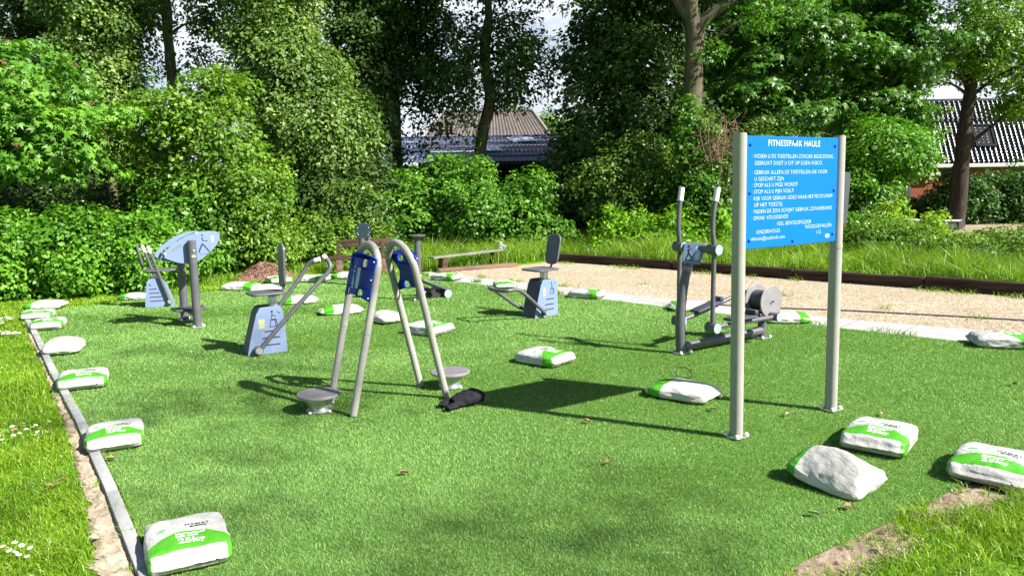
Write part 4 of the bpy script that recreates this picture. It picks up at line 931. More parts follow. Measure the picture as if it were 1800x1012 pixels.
for s, y in ((-1, -.25), (1, .18)):
    a = MB(); a.tube([(.145, y, .28), (.145, y, .65), (.145, y, 1.0), (.125, y, 1.18), (.135, y * 1.0, 1.36), (.165, y * 1.03, 1.52)], .022, 14, 6); ao = a.build('swing_arm', M['charcoal'], t)
    g = MB(); g.tube([(.149, y * 1.015, 1.435), (.172, y * 1.035, 1.56)], .027, 16, 0); g.build('grip', M['white'], ao)
    for z in (.28, 1.0):
        h = MB(); h.tube([(.145, y - .055, z), (.145, y + .055, z)], .048, 22, 0); h.build('pivot_hub', M['charcoal'], ao)
        c = MB(); c.tube([(.145, y - .055, z), (.145, y - .064, z)], .046, 22, 0); c.build('hub_cap', M['capblue'], ao)
    rz = .285 if s < 0 else .47
    b_ = MB(); b_.tube([(.15, y, .28), (.42, y, .28 + (rz - .28) * .25), (1.02, y, rz)], .022, 12, 4); bo = b_.build('pedal_bar', M['charcoal'], t)
    f_ = MB(); zz = .33 + (0 if s < 0 else .055); f_.box(Vector((.52, y, zz)), (.34, .13, .03), Matrix.Rotation(-math.atan2(rz - .28, .87), 3, 'Y'), .012); f_.build('pedal', M['dark'], bo)
    f_ = MB(); f_.box(Vector((.68, y, zz + .04 + (0 if s < 0 else .02))), (.05, .13, .05), None, .012); f_.build('toe_stop', M['dark'], bo)
    h = MB(); h.tube([(1.02, y - .05, rz), (1.02, y + .05, rz)], .042, 20, 0); h.build('crank_hub', M['charcoal'], bo)
    c = MB(); c.tube([(1.02, y - .05, rz), (1.02, y - .058, rz)], .04, 20, 0); c.build('hub_cap', M['capblue'], bo)
    w = MB(); yw = -.135 if s < 0 else .06; w.lathe([(.01, -.008), (.158, -.008), (.162, -.005), (.162, .005), (.158, .008), (.01, .008)], 48, Matrix.Translation((Lb - .06, yw, .415)) @ UPX)
    wo = w.build('flywheel', M['disc'], t)
    k = MB(); k.lathe([(.010, 0), (.010, .012)], 14, Matrix.Translation((Lb - .06, yw - .02 * (s < 0), .415)) @ UPX); k.build('axle_cap', M['black'], wo)
k = MB(); k.tube([(Lb - .06, -.12, .415), (Lb - .06, .05, .415)], .10, 28, 0); k.build('flywheel_hub', M['dark'], t)
k = MB(); k.box(Vector((Lb - .06, -.03, .29)), (.30, .20, .03), None, .006); k.build('rear_bracket', M['charcoal'], t)
Fc = frame((.085, -.055, .955), (.55, -.83, 0.0), (.22, .15, .96))
me = plate_mesh([(v.x, v.y) for v in smooth_path([(*q, 0) for q in ((-.075, -.09), (.055, -.095), (.075, -.06), (.105, .075), (.085, .09), (-.07, .09), (-.085, .07), (-.09, -.07), (-.075, -.09))], 3)[:-1]], [], .02, .004); me.transform(Fc); co = link('console', me, M['paleblue'], t)
pp = MB()
for poly in [lineq((-.05, .055), (-.035, .07), .02), lineq((-.045, .04), (-.04, .0), .014), lineq((-.04, .03), (-.015, .045), .009), lineq((-.04, 0), (-.065, -.06), .012), lineq((-.04, 0), (-.005, -.05), .012), lineq((-.07, -.066), (.0, -.066), .012)]: pp.add([Fc @ Vector((x, y, .0108)) for x, y in poly], [(0, 1, 2, 3)])
pp.build('pictogram', M['print_black'], co, smooth=False)
pp = MB(); pp.add([Fc @ Vector((x, y, .0108)) for x, y in ((.018, -.06), (.058, -.06), (.075, .065), (.022, .065))], [(0, 1, 2, 3)]); pp.build('instruction_plate', mat_solid('pale_print', (.42, .52, .68), .5), co, smooth=False)

# --- post with flat plate, low stepper and disc station
p = G(737, 530)
t = thing('plate_post', 'slim dark post carrying a flat plate, behind the right arch', 'exercise post', p)
h = A(737, 413, p.y).z
k = MB(); k.lathe([(.044, Z0), (.044, h - .02)], 22); o = k.build('post', M['charcoal'], t); base_plate(t, 0, 0, .065)
k = MB(); k.lathe([(.05, h - .03), (.118, h - .012), (.118, h + .002), (.01, h + .006)], 32); k.build('top_plate', M['charcoal'], t)
p = G(775, 524)
t = thing('low_stepper', 'low black stepper with two sloping pedals on the turf behind the arches', 'exercise machine', p, R(32))
k = MB(); k.prism([(-.17, 0), (.10, 0), (.09, .09), (-.02, .12), (-.12, .08)], -.12, .12, Matrix.Translation((0, .1, Z0)) @ UPX); k.build('body', M['black'], t)
for y in (-.03, .22):
    k = MB(); k.box(Vector((-.10, y, .20)), (.48, .12, .03), Matrix.Rotation(R(24), 3, 'Y'), .012); k.build('pedal', M['dark'], t)
k = MB(); k.tube([(.07, -.09, .07), (.07, .27, .07)], .06, 22, 0); o = k.build('axle', M['charcoal'], t)
k = MB(); k.tube([(.07, -.09, .07), (.07, -.10, .07)], .058, 22, 0); k.build('hub_cap', M['capblue'], o)
k = MB(); k.tube([(-.16, -.09, .12), (-.16, .25, .12)], .035, 18, 0); k.build('roller', M['black'], t)
p = G(640, 503)
t = thing('disc_station', 'dark blue round board on a grey post behind the left arch', 'exercise machine', p, R(20))
k = MB(); k.tube([(0, 0, Z0), (0, 0, .78)], .05, 20, 0); o = k.build('post', M['charcoal'], t); base_plate(t, 0, 0, .065)
me = plate_mesh([(v.x, v.y) for v in smooth_path([(*q, 0) for q in ((-.055, -.13), (.055, -.13), (.11, -.07), (.125, .02), (.10, .09), (0, .125), (-.10, .09), (-.125, .02), (-.11, -.07), (-.055, -.13))], 3)[:-1]], [], .02, .004); me.transform(Matrix.Translation((.02, -.03, .90)) @ UPX); o = link('board', me, mat_solid('slate_blue', (.007, .022, .03), .45), t)
for a in (200, 215, 320, 345, 150, 30): k = MB(); k.lathe([(.006, 0), (.006, .004)], 8, Matrix.Translation((.02 + .10 * math.cos(R(a)), -.04, .90 + .10 * math.sin(R(a)))) @ UPX); k.build('screw', M['bolt'], o)
k = MB(); k.tube([(.0, 0, .60), (.10, 0, .66), (.10, .0, .80)], .03, 14, 4); k.build('bracket', M['charcoal'], t)

# ------------------------------------------------------------------ benches, rocks, sleepers
p = G(605, 488)
t = thing('wooden_bench', 'weathered brown wooden bench with backrest beyond the left arch', 'bench', p + Vector((.2, .5, 0)), R(12))
for y, z, ty in ((0, .30, 0), (.16, .31, 0)):
    k = MB(); k.box(Vector((0, y, z)), (1.15, .13, .045), None, .008); k.build('seat_plank', M['wood'], t)
k = MB(); k.box(Vector((.16, .30, .55)), (.95, .04, .15), Matrix.Rotation(R(-10), 3, 'X'), .008); k.build('back_plank', M['wood'], t)
for x in (-.38, .42):
    k = MB(); k.box(Vector((x, .08, .14)), (.11, .30, .275), None, .01); k.build('leg', M['log'], t)
    k = MB(); k.box(Vector((x, .26, .38)), (.07, .05, .40), Matrix.Rotation(R(-10), 3, 'X'), .006); k.build('back_support', M['wood'], t)
k = MB(); k.box(Vector((0, 0, .02)), (.62, .40, .04), None, .01); o = k.build('stone_slab', M['kerb']); o.location = G(582, 489) + Vector((0, .15, 0)); tag(o, 'pale flat stone slab on the ground in front of the wooden bench', 'stone slab')
l0, l1 = G(778, 478), G(868, 466); bz0, bz1 = A(768, 456, l0.y).z, A(886, 444, l1.y).z
dv = (l1 - l0); ang = math.atan2(dv.y, dv.x); t = thing('low_bench', 'low plank bench on two sloping wooden legs at the gravel edge', 'bench', l0, ang)
k = MB(); k.box(Vector((dv.length / 2, 0, .285)), (dv.length + .55, .15, .035), None, .006); k.build('seat_plank', mat_bark('grey_wood', (.13, .14, .10), (.24, .25, .19), 12), t)
for x in (0.0, dv.length):
    k = MB(); k.box(Vector((x + .02, 0, .14)), (.14, .14, .275), Matrix.Rotation(R(12), 3, 'Y'), .02); k.build('leg', M['wood'], t)
def rock(x, y, s, label, seed):
    bm = bmesh.new(); bmesh.ops.create_icosphere(bm, subdivisions=4, radius=1)
    for v in bm.verts:
        q = v.co.copy(); f = 1 + .35 * noise.noise(q * 1.3 + Vector((seed, 0, 0))) + .12 * noise.fractal(q * 3.5 + Vector((seed, 2, 0)), 1, 2, 3); v.co = Vector((q.x * s[0], q.y * s[1], q.z * s[2])) * f
    me = bpy.data.meshes.new('rock'); bm.to_mesh(me); bm.free(); o = link('rock', me, M['rock']); o.location = A(x, y, 15.6); return tag(o, label, 'rock', 'pale rocks behind the low bench')
rock(880, 441, (.12, .10, .17), 'taller pale rock at the right end of the low bench', 1.0); rock(852, 446, (.14, .11, .08), 'flat pale rock behind the middle of the low bench', 5.0); rock(829, 447, (.09, .08, .07), 'small pale rock behind the low bench, leftmost of three', 9.0)
a_, b_ = G(768, 479.5), G(908, 468.5); d = b_ - a_
k = MB(); k.box(Vector((0, 0, .035)), (d.length, .15, .09), None, .02); o = k.build('edge_log', M['log']); o.location = (a_ + b_) / 2; o.rotation_euler = (0, 0, math.atan2(d.y, d.x)); tag(o, 'reddish squared log edging the gravel below the low bench', 'log')
desc = ['dark railway sleeper edging the gravel behind the black backrest and bar', 'dark railway sleeper edging the gravel behind the cross trainer', 'dark railway sleeper edging the gravel behind the sign', 'lighter cracked railway sleeper edging the gravel at the right edge of the photo', 'railway sleeper beyond the right edge']
for i in range(4):
    a_ = G(*sleeper_px[i]); b_ = G(*sleeper_px[i + 1]); d = b_ - a_; d.normalize(); L = (b_ - a_).length - .015
    nrm = Vector((-d.y, d.x, 0)); bm = bmesh.new(); bmesh.ops.create_cube(bm, size=1); bmesh.ops.scale(bm, vec=(L, .22, .18), verts=bm.verts); bmesh.ops.bevel(bm, geom=bm.edges[:], offset=.015, segments=2, affect='EDGES')
    bmesh.ops.subdivide_edges(bm, edges=[e for e in bm.edges if e.calc_length() > 1], cuts=40)
    for v in bm.verts: v.co += Vector((0, .012 * noise.noise(Vector((v.co.x * 2.5, i, v.co.z * 9))), .014 * noise.noise(Vector((v.co.x * 2, i + 7, v.co.y * 9)))))
    me = bpy.data.meshes.new('railway_sleeper'); bm.to_mesh(me); bm.free(); o = link('railway_sleeper', me, M['sleeper']); o.location = (a_ + b_) / 2 + nrm * .11 + Vector((0, 0, .07 + (.02 if i == 3 else 0))); o.rotation_euler = (0, 0, math.atan2(d.y, d.x)); tag(o, desc[i], 'sleeper', 'railway sleepers along the gravel')
# ------------------------------------------------------------------ trees and shrubs
def E(x0, x1, y0, y1, Y, ry):                 # ellipsoid that spans this box of the photograph at depth Y
    c = A((x0 + x1) / 2, (y0 + y1) / 2, Y); return (c.x, Y, c.z, (x1 - x0) / 2 * Y / FPX, ry, (y1 - y0) / 2 * Y / FPX)
def in_ellipsoids(rng, els, n, shell=0.45):
    vol = np.array([e[3] * e[4] * e[5] for e in els]) ** (2 / 3); k = rng.choice(len(els), n, p=vol / vol.sum()); e = np.array(els)[k]
    d = unit(rng.normal(size=(n, 3))); r = rng.uniform(shell, 1.0, n) ** (1 / 2.0); r = np.where(rng.rand(n) < 0.22, rng.uniform(1.0, 1.2, n), r)
    return e[:, :3] + d * r[:, None] * e[:, 3:6], d, k
def crown(rng, els, ncl, per, csize, leaf, shape='oval', up=0.7, flat=0.7, droop=0.0, shell=0.35, w=0.32, zmin=0.15, core=0.22, sprig=0.3):
    C, O, k = in_ellipsoids(rng, els, ncl, shell)
    cs = csize * (0.45 + 1.1 * rng.rand(ncl) ** 1.4); cnt = np.maximum(3, (per * (cs / csize) ** 2).astype(int)); idx = np.repeat(np.arange(ncl), cnt); n = len(idx)
    # leaves sit on the outer, upper side of each clump, so that clumps read as lit domes with deep gaps between them
    face = unit(O * np.array([1, 1, .55]) + np.array([0, 0, .55]))
    d = unit(rng.normal(size=(n, 3)) + 0.75 * face[idx]); r = rng.uniform(0.25, 1.0, n) ** 0.5
    P = C[idx] + d * (r * cs[idx])[:, None] * np.array([1, 1, flat]) - np.array([0, 0, 1]) * (droop * cs[idx] * rng.rand(n))[:, None]
    Oi = O[idx]; tone = rng.rand(ncl)[idx] * 0.45 + rng.rand(n) * 0.55; Lk = np.ones(n)
    m = int(n * core)                              # inner foliage nearer the boughs: fewer, larger, overlapping leaves
    ek = np.array(els)[rng.choice(len(els), m, p=(lambda q: q / q.sum())(np.array([e[3] * e[4] * e[5] for e in els])))]
    dd = unit(rng.normal(size=(m, 3))); Pc = ek[:, :3] + dd * (rng.rand(m) ** (1 / 2.4) * 0.86)[:, None] * ek[:, 3:6]
    P = np.concatenate([P, Pc]); Oi = np.concatenate([Oi, dd]); d = np.concatenate([d, dd]); tone = np.concatenate([tone, rng.rand(m) * .7]); Lk = np.concatenate([Lk, np.full(m, 1.45)])
    q = np.where((O[:, 2] > -0.1) & (rng.rand(ncl) < sprig))[0]      # stray shoots standing out of the outline
    if len(q):
        ns = 11; sd = unit(O[q] * np.array([1, 1, .6]) + np.array([0, 0, .75 - droop]) + rng.normal(size=(len(q), 3)) * .35); sl = cs[q] * rng.uniform(.7, 1.9, len(q))
        tt = np.tile(np.linspace(.25, 1.0, ns), len(q)); qi = np.repeat(np.arange(len(q)), ns)
        Ps = C[q][qi] + sd[qi] * (sl[qi] * tt)[:, None] + rng.normal(size=(len(qi), 3)) * leaf * .25 - np.array([0, 0, 1]) * (droop * sl[qi] * tt ** 2)[:, None]
        P = np.concatenate([P, Ps]); Oi = np.concatenate([Oi, O[q][qi]]); d = np.concatenate([d, unit(rng.normal(size=(len(qi), 3)) + .5 * sd[qi])]); tone = np.concatenate([tone, .35 + rng.rand(len(qi)) * .65]); Lk = np.concatenate([Lk, 1.05 - .45 * tt])
    keep = P[:, 2] > zmin; P = P[keep]; Oi = Oi[keep]; d = d[keep]; tone = tone[keep]; Lk = Lk[keep]; n = len(P)
    N = unit(rng.normal(size=(n, 3)) * 0.65 + np.array([0, 0, up]) + 0.5 * Oi + 0.5 * d)
    T = unit(rng.normal(size=(n, 3)) * 0.8 + 0.6 * Oi * np.array([1, 1, .3]) + 0.6 * d - np.array([0, 0, 0.25 + droop * 0.5])); T = unit(T - N * np.sum(T * N, 1, keepdims=True))
    L = leaf * rng.uniform(0.55, 1.3, n) * Lk
    if shape == 'palm': V, F = palm_geo(P, T, N, L, w=0.19); tone = np.repeat(tone, 5)
    else: V, F = leaf_geo(P, T, N, L, w * rng.uniform(.8, 1.2, n)[:, None])
    return V, F, tone, C
def trunk_mesh(rng, path, radii, tips, limb_r=0.05, lo=0.25, wob=0.04, n=12):
    mb = MB(); P = [Vector(p) for p in path]
    mb.tube(P, radii, n, 8); sp = smooth_path(P, 8)
    for v_i in range(len(mb.v)):
        v = Vector(mb.v[v_i]); mb.v[v_i] = tuple(v + Vector((noise.noise(v * 2.2), noise.noise(v * 2.2 + Vector((9, 0, 0))), 0)) * wob)
    for t in tips:
        t = Vector(t); cand = [(abs((t.z - (t - q).length * 0.45) - q.z), i) for i, q in enumerate(sp) if i > lo * len(sp)]
        if not cand: continue
        i = min(cand)[1]; q = sp[i]; dd = (t - q).length
        m1 = q.lerp(t, .35) + Vector((0, 0, dd * .10)); m2 = q.lerp(t, .72) + Vector((rng.normal() * .05 * dd, rng.normal() * .05 * dd, dd * .10))
        r0 = min(limb_r, radii[-1] * 1.6 if isinstance(radii, list) else limb_r); mb.tube([q, m1, m2, t], [r0, r0 * .6, r0 * .35, r0 * .12], 7, 4)
    return mb
def plant(name, label, cat, els, leafmat, bark, path=None, radii=None, ncl=120, per=90, csize=.6, leaf=.09, shape='oval', up=.7, flat=.7, droop=0.0, shell=.35, w=.32, limbs=14, limb_r=.05, seed=1, group=None, lo=.25, crown_name='crown', zmin=.15, core=.22, wob=.04):
    rng = np.random.RandomState(seed)
    V, F, tone, C = crown(rng, els, ncl, per, csize, leaf, shape, up, flat, droop, shell, w, zmin, core)
    if path is None:
        c = np.mean([e[:3] for e in els], 0); path = [(c[0], c[1], 0), (c[0], c[1], max(.3, c[2] * .6)), (c[0], c[1], max(.5, c[2]))]
        radii = radii or [.05, .04, .015]
    base = Vector(path[0]); base.z = 0
    t = thing(name, label, cat, base, 0, group)
    loc = lambda pts: [Vector(p) - base for p in pts]
    tips = C[rng.choice(len(C), min(limbs, len(C)), replace=False)]
    tr = trunk_mesh(rng, loc(path), radii, loc(tips), limb_r, lo, wob).build('trunk' if cat == 'tree' else 'stems', bark, t, ang=180)
    V = V - np.array(base)
    cr = link(crown_name, np_mesh(crown_name, V, F, tone), leafmat, t)
    return t, C, rng

LF = {}
def lf(key, a, b, c, d, **kw): LF[key] = mat_leaf('leaf_' + key, [(0, a), (.4, b), (.75, c), (1, d)], **kw)
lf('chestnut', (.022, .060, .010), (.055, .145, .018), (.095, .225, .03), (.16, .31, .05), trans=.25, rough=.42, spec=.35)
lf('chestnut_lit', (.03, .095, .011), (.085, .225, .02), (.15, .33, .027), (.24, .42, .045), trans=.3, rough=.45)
lf('birch', (.05, .095, .022), (.11, .20, .040), (.18, .29, .06), (.31, .41, .11), trans=.32, rough=.45, spec=.35)
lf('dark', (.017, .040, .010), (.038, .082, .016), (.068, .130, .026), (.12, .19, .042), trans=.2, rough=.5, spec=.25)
lf('yellow', (.045, .11, .011), (.105, .22, .018), (.19, .33, .03), (.36, .45, .08), trans=.36, rough=.45)
lf('bramble', (.03, .095, .007), (.08, .215, .014), (.145, .335, .024), (.24, .42, .045), trans=.32, rough=.45, spec=.35)
LF['forsythia'] = mat_leaf('leaf_forsythia', [(0, (.04, .11, .01)), (.5, (.11, .23, .02)), (.82, (.20, .32, .03)), (.93, (.62, .42, .025))], trans=.3)
lf('hazel', (.025, .08, .007), (.065, .18, .014), (.12, .285, .022), (.21, .40, .045), trans=.3, rough=.45)
lf('laurel', (.05, .13, .006), (.12, .28, .013), (.22, .42, .023), (.38, .53, .054), trans=.34, rough=.42, spec=.3)
lf('elder', (.028, .075, .011), (.07, .15, .018), (.125, .205, .027), (.25, .24, .068), trans=.28)
lf('hedge', (.012, .042, .006), (.032, .095, .013), (.065, .16, .023), (.14, .25, .054), trans=.22, rough=.42, spec=.3)
lf('shoot', (.12, .22, .011), (.22, .36, .018), (.35, .48, .032), (.5, .54, .063), trans=.4)
lf('weeds', (.045, .11, .011), (.10, .21, .018), (.18, .31, .032), (.32, .38, .081), trans=.32)
BK = {'grey': mat_bark('bark_grey', (.045, .036, .028), (.15, .12, .09), 8, (.06, .085, .03)), 'brown': mat_bark('bark_brown', (.05, .036, .026), (.16, .115, .08), 8, (.08, .09, .035)), 'dark': mat_bark('bark_dark', (.02, .016, .013), (.07, .055, .045), 8), 'birch': mat_bark('bark_birch', (.10, .08, .065), (.36, .30, .25), 6)}
def tp_(pts, Y): return [A(x, y, Y + dy) if y is not None else None for (x, y, dy) in pts]
def trunkpath(x0, pts, Y):                    # from the ground under pixel column x0 through pixel points
    top = [A(x, y, Y) for x, y in pts]; b = Vector((A(x0, 400, Y).x, Y, 0)); return [b] + top
GT = 'trees behind the fitness lawn'
# far row: dense mass that closes the wood behind the trees
rngf = np.random.RandomState(99); els = []
for x0, x1, y0, y1, Y in ((-420, -60, 100, 420, 25), (-120, 120, 120, 420, 27), (80, 200, 230, 420, 27), (180, 300, 265, 420, 27), (260, 480, 290, 420, 27), (430, 640, 240, 420, 28), (560, 700, 290, 420, 28)): els.append(E(x0, x1, y0, y1, Y, 1.2))
for x0, x1, y0, y1, Y in ((985, 1200, -60, 420, 30), (1150, 1420, -120, 420, 31), (1380, 1600, -40, 420, 32), (1500, 1640, 330, 420, 33)): els.append(E(x0, x1, y0, y1, Y, 1.2))
V, F, tone, C = crown(rngf, els, 900, 70, .9, .24, 'oval', shell=.05, zmin=0.0)
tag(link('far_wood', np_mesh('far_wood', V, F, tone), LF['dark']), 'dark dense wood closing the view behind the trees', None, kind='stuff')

# left: bright horse chestnut reaching in from the left edge
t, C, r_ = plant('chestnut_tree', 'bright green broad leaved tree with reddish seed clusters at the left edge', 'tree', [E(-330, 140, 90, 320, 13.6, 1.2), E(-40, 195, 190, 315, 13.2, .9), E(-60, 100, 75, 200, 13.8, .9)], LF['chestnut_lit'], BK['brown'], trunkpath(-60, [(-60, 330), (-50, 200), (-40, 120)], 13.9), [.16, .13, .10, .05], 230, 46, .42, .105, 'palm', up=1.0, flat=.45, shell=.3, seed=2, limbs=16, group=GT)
mseed = mat_solid('seed_red', (.20, .10, .06), .8, var=.3)
for i in r_.choice(len(C), 46, replace=False):
    c = Vector(C[i]) - t.location + Vector((0, -.15, .17)); kb_ = MB()
    for j in range(9): kb_.tube([c, c + Vector((r_.normal() * .05, r_.normal() * .05, .03 + .07 * r_.rand()))], [.004, .010], 5, 0)
    kb_.build('seed_cluster', mseed, t)
plant('slender_tree', 'dark slender tree rising at the far upper left corner', 'tree', [E(-190, 130, -330, 110, 21.5, 1.8), E(-120, 60, 80, 260, 22, 1.2), E(60, 190, -300, 60, 22, 1.2), E(80, 180, 60, 250, 22, .9)], LF['dark'], BK['brown'], trunkpath(44, [(42, 330), (40, 120), (34, 30), (28, -200)], 21.5), [.17, .14, .11, .09, .04], 350, 115, .5, .12, seed=3, limbs=18, group=GT)
plant('birch_tree', 'leaning grey green birch with small leaves left of the sky gap', 'tree', [E(85, 245, -260, 120, 18.5, 1.2), E(105, 235, 60, 220, 18.5, .9), E(140, 215, 190, 270, 18.5, .5)], LF['birch'], BK['brown'], trunkpath(198, [(203, 380), (196, 300), (190, 160), (170, 20), (160, -160)], 18.5), [.12, .10, .09, .075, .06, .02], 380, 120, .36, .095, flat=1.0, droop=.5, seed=4, limbs=18, group=GT)
plant('birch_tree', 'tall bare stemmed birch with light bark standing in the sky gap', 'tree', [E(225, 420, -340, -40, 20, 1.2), E(325, 405, -40, 85, 20, .6), E(225, 285, -40, 75, 20, .5), E(300, 360, 90, 130, 20, .3)], LF['birch'], BK['birch'], trunkpath(318, [(312, 300), (300, 110), (293, 40), (290, -90), (286, -260)], 20), [.15, .14, .125, .12, .10, .05], 170, 90, .36, .10, flat=.8, droop=.3, seed=5, limbs=14, group=GT)
plant('small_tree', 'small yellow green tree with pale flower clusters in front of the wood', 'tree', [E(235, 390, 150, 250, 15, .7), E(310, 480, 190, 315, 15, .8), E(210, 310, 195, 285, 15.2, .6), E(250, 400, 285, 370, 14.8, .5), E(330, 430, 130, 210, 15.3, .5)], LF['yellow'], BK['birch'], trunkpath(322, [(323, 400), (322, 320), (335, 250), (340, 170)], 15), [.09, .08, .06, .04, .02], 170, 62, .34, .10, up=.8, flat=.6, seed=6, limbs=20, limb_r=.03, shell=.25, group=GT)
plant('birch_tree', 'large light green weeping birch filling the left middle', 'tree', [E(390, 560, -320, 90, 18, 1.2), E(395, 590, 30, 230, 17.8, 1.1), E(430, 640, 150, 310, 17.8, 1.0), E(520, 650, 170, 300, 18, .8)], LF['birch'], BK['birch'], trunkpath(560, [(562, 330), (556, 180), (546, 20), (540, -200)], 18.8), [.16, .14, .12, .10, .04], 470, 135, .40, .098, flat=1.1, droop=.7, seed=7, limbs=18, group=GT)
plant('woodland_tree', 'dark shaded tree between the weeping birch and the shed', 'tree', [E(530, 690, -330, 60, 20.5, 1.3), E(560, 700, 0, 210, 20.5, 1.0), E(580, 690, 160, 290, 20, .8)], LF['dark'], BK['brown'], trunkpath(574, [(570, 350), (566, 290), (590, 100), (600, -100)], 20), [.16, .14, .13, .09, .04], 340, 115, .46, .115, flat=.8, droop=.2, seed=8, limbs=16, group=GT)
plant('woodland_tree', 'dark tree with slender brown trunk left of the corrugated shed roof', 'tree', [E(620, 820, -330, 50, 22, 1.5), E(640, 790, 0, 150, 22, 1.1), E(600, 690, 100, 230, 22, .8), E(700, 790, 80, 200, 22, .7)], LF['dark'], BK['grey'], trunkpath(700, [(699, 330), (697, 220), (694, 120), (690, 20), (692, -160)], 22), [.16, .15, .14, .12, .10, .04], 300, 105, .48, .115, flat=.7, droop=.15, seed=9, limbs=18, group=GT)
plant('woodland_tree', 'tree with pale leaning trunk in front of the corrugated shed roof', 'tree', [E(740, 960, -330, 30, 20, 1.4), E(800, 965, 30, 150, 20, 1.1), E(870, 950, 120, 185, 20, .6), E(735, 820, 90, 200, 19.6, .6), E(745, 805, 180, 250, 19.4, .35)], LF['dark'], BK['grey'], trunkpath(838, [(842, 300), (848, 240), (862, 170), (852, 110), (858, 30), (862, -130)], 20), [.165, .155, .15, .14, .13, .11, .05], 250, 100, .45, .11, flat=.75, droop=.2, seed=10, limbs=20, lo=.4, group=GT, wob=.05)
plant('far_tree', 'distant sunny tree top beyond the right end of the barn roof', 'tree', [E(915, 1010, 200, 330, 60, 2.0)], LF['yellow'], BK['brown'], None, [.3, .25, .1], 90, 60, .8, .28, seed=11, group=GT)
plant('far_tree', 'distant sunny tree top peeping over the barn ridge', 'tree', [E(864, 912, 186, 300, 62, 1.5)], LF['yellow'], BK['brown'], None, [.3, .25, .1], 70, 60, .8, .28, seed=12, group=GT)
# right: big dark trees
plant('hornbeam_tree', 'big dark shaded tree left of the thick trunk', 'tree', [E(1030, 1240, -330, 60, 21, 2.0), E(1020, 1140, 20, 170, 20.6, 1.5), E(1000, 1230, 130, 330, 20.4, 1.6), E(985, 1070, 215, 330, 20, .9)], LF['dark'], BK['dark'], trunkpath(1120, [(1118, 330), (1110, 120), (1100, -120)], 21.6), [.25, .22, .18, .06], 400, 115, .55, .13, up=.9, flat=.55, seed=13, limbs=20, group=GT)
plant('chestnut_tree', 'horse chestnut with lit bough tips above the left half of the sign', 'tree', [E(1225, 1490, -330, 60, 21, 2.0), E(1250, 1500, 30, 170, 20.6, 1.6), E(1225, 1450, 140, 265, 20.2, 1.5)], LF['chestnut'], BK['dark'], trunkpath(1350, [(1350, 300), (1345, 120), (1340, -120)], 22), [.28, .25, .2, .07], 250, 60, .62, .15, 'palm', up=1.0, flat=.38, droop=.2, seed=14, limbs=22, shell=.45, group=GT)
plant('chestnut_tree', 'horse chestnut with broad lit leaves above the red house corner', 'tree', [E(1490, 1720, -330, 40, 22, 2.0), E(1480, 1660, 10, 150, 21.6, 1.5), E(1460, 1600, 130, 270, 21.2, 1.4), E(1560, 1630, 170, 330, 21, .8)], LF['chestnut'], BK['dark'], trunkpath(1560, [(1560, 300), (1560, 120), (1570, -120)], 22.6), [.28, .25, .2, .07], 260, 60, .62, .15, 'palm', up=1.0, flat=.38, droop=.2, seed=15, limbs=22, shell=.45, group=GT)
t, C, r_ = plant('oak_tree', 'mature tree with thick forked brown trunk left of the sign', 'tree', [E(1020, 1320, -420, -90, 17.5, 2.2), E(1290, 1420, -160, 30, 17.6, .8), E(1180, 1250, 190, 300, 17.2, .35), E(1225, 1260, 60, 140, 17.4, .25), E(1195, 1225, 210, 300, 17.1, .2)], LF['hazel'], BK['grey'], trunkpath(1212, [(1212, 300), (1217, 180), (1221, 60), (1212, 0), (1196, -120)], 17.5), [.26, .24, .225, .215, .18, .10], 260, 90, .5, .105, seed=16, limbs=16, group=GT, lo=.5)
rng = np.random.RandomState(88); V, F, tone, C = crown(rng, [E(1190, 1240, 205, 300, 17.1, .22), E(1195, 1225, 160, 230, 17.15, .12), E(1228, 1262, 205, 250, 17.0, .2)], 60, 40, .14, .075, core=0); link('ivy', np_mesh('ivy', V - np.array(t.location), F, tone), LF['hazel'], t)
fk = MB(); p0 = A(1221, 62, 17.5) - t.location
fk.tube([p0, A(1245, 30, 17.4) - t.location, A(1300, -10, 17.3) - t.location, A(1360, -60, 17.2) - t.location], [.16, .13, .10, .05], 10, 6)
fk.tube([p0 + Vector((0, 0, .2)), A(1180, -20, 17.6) - t.location, A(1150, -90, 17.8) - t.location], [.15, .12, .06], 10, 6); fk.build('limb', BK['grey'], t, ang=180)
plant('roadside_tree', 'dark trunked tree at the right edge in front of the tiled roof', 'tree', [E(1620, 1860, -330, 20, 24, 1.8), E(1730, 1880, 0, 180, 24, 1.4), E(1660, 1760, 20, 130, 24, .8), E(1760, 1860, 150, 215, 23.6, .6), E(1620, 1670, 60, 150, 24, .6)], LF['yellow'], BK['dark'], trunkpath(1680, [(1690, 290), (1697, 220), (1712, 120), (1722, 20), (1730, -120)], 24), [.26, .235, .20, .16, .13, .06], 340, 90, .5, .12, flat=.6, seed=17, limbs=22, limb_r=.07, group=GT)
plant('maple_tree', 'low bushy lit tree behind the right sign post', 'tree', [E(1480, 1620, 215, 330, 19, 1.0), E(1470, 1560, 300, 400, 18.6, .8), E(1540, 1620, 230, 320, 19, .7)], LF['bramble'], BK['dark'], trunkpath(1540, [(1540, 330), (1550, 260)], 19.2), [.10, .08, .03], 200, 90, .38, .10, flat=.6, seed=18, limbs=16, group=GT)

GS2 = 'shrubs along the far edge'
def shrub(label, els, mat, seed, ncl, per, csize, leaf, name='shrub', cat='shrub', **kw):
    kw.setdefault('limbs', 12); kw.setdefault('limb_r', .018); kw.setdefault('zmin', .02)
    return plant(name, label, cat, els, LF[mat], BK['brown'], None, None, ncl, per, csize, leaf, seed=seed, group=GS2, crown_name='foliage', lo=0, **kw)
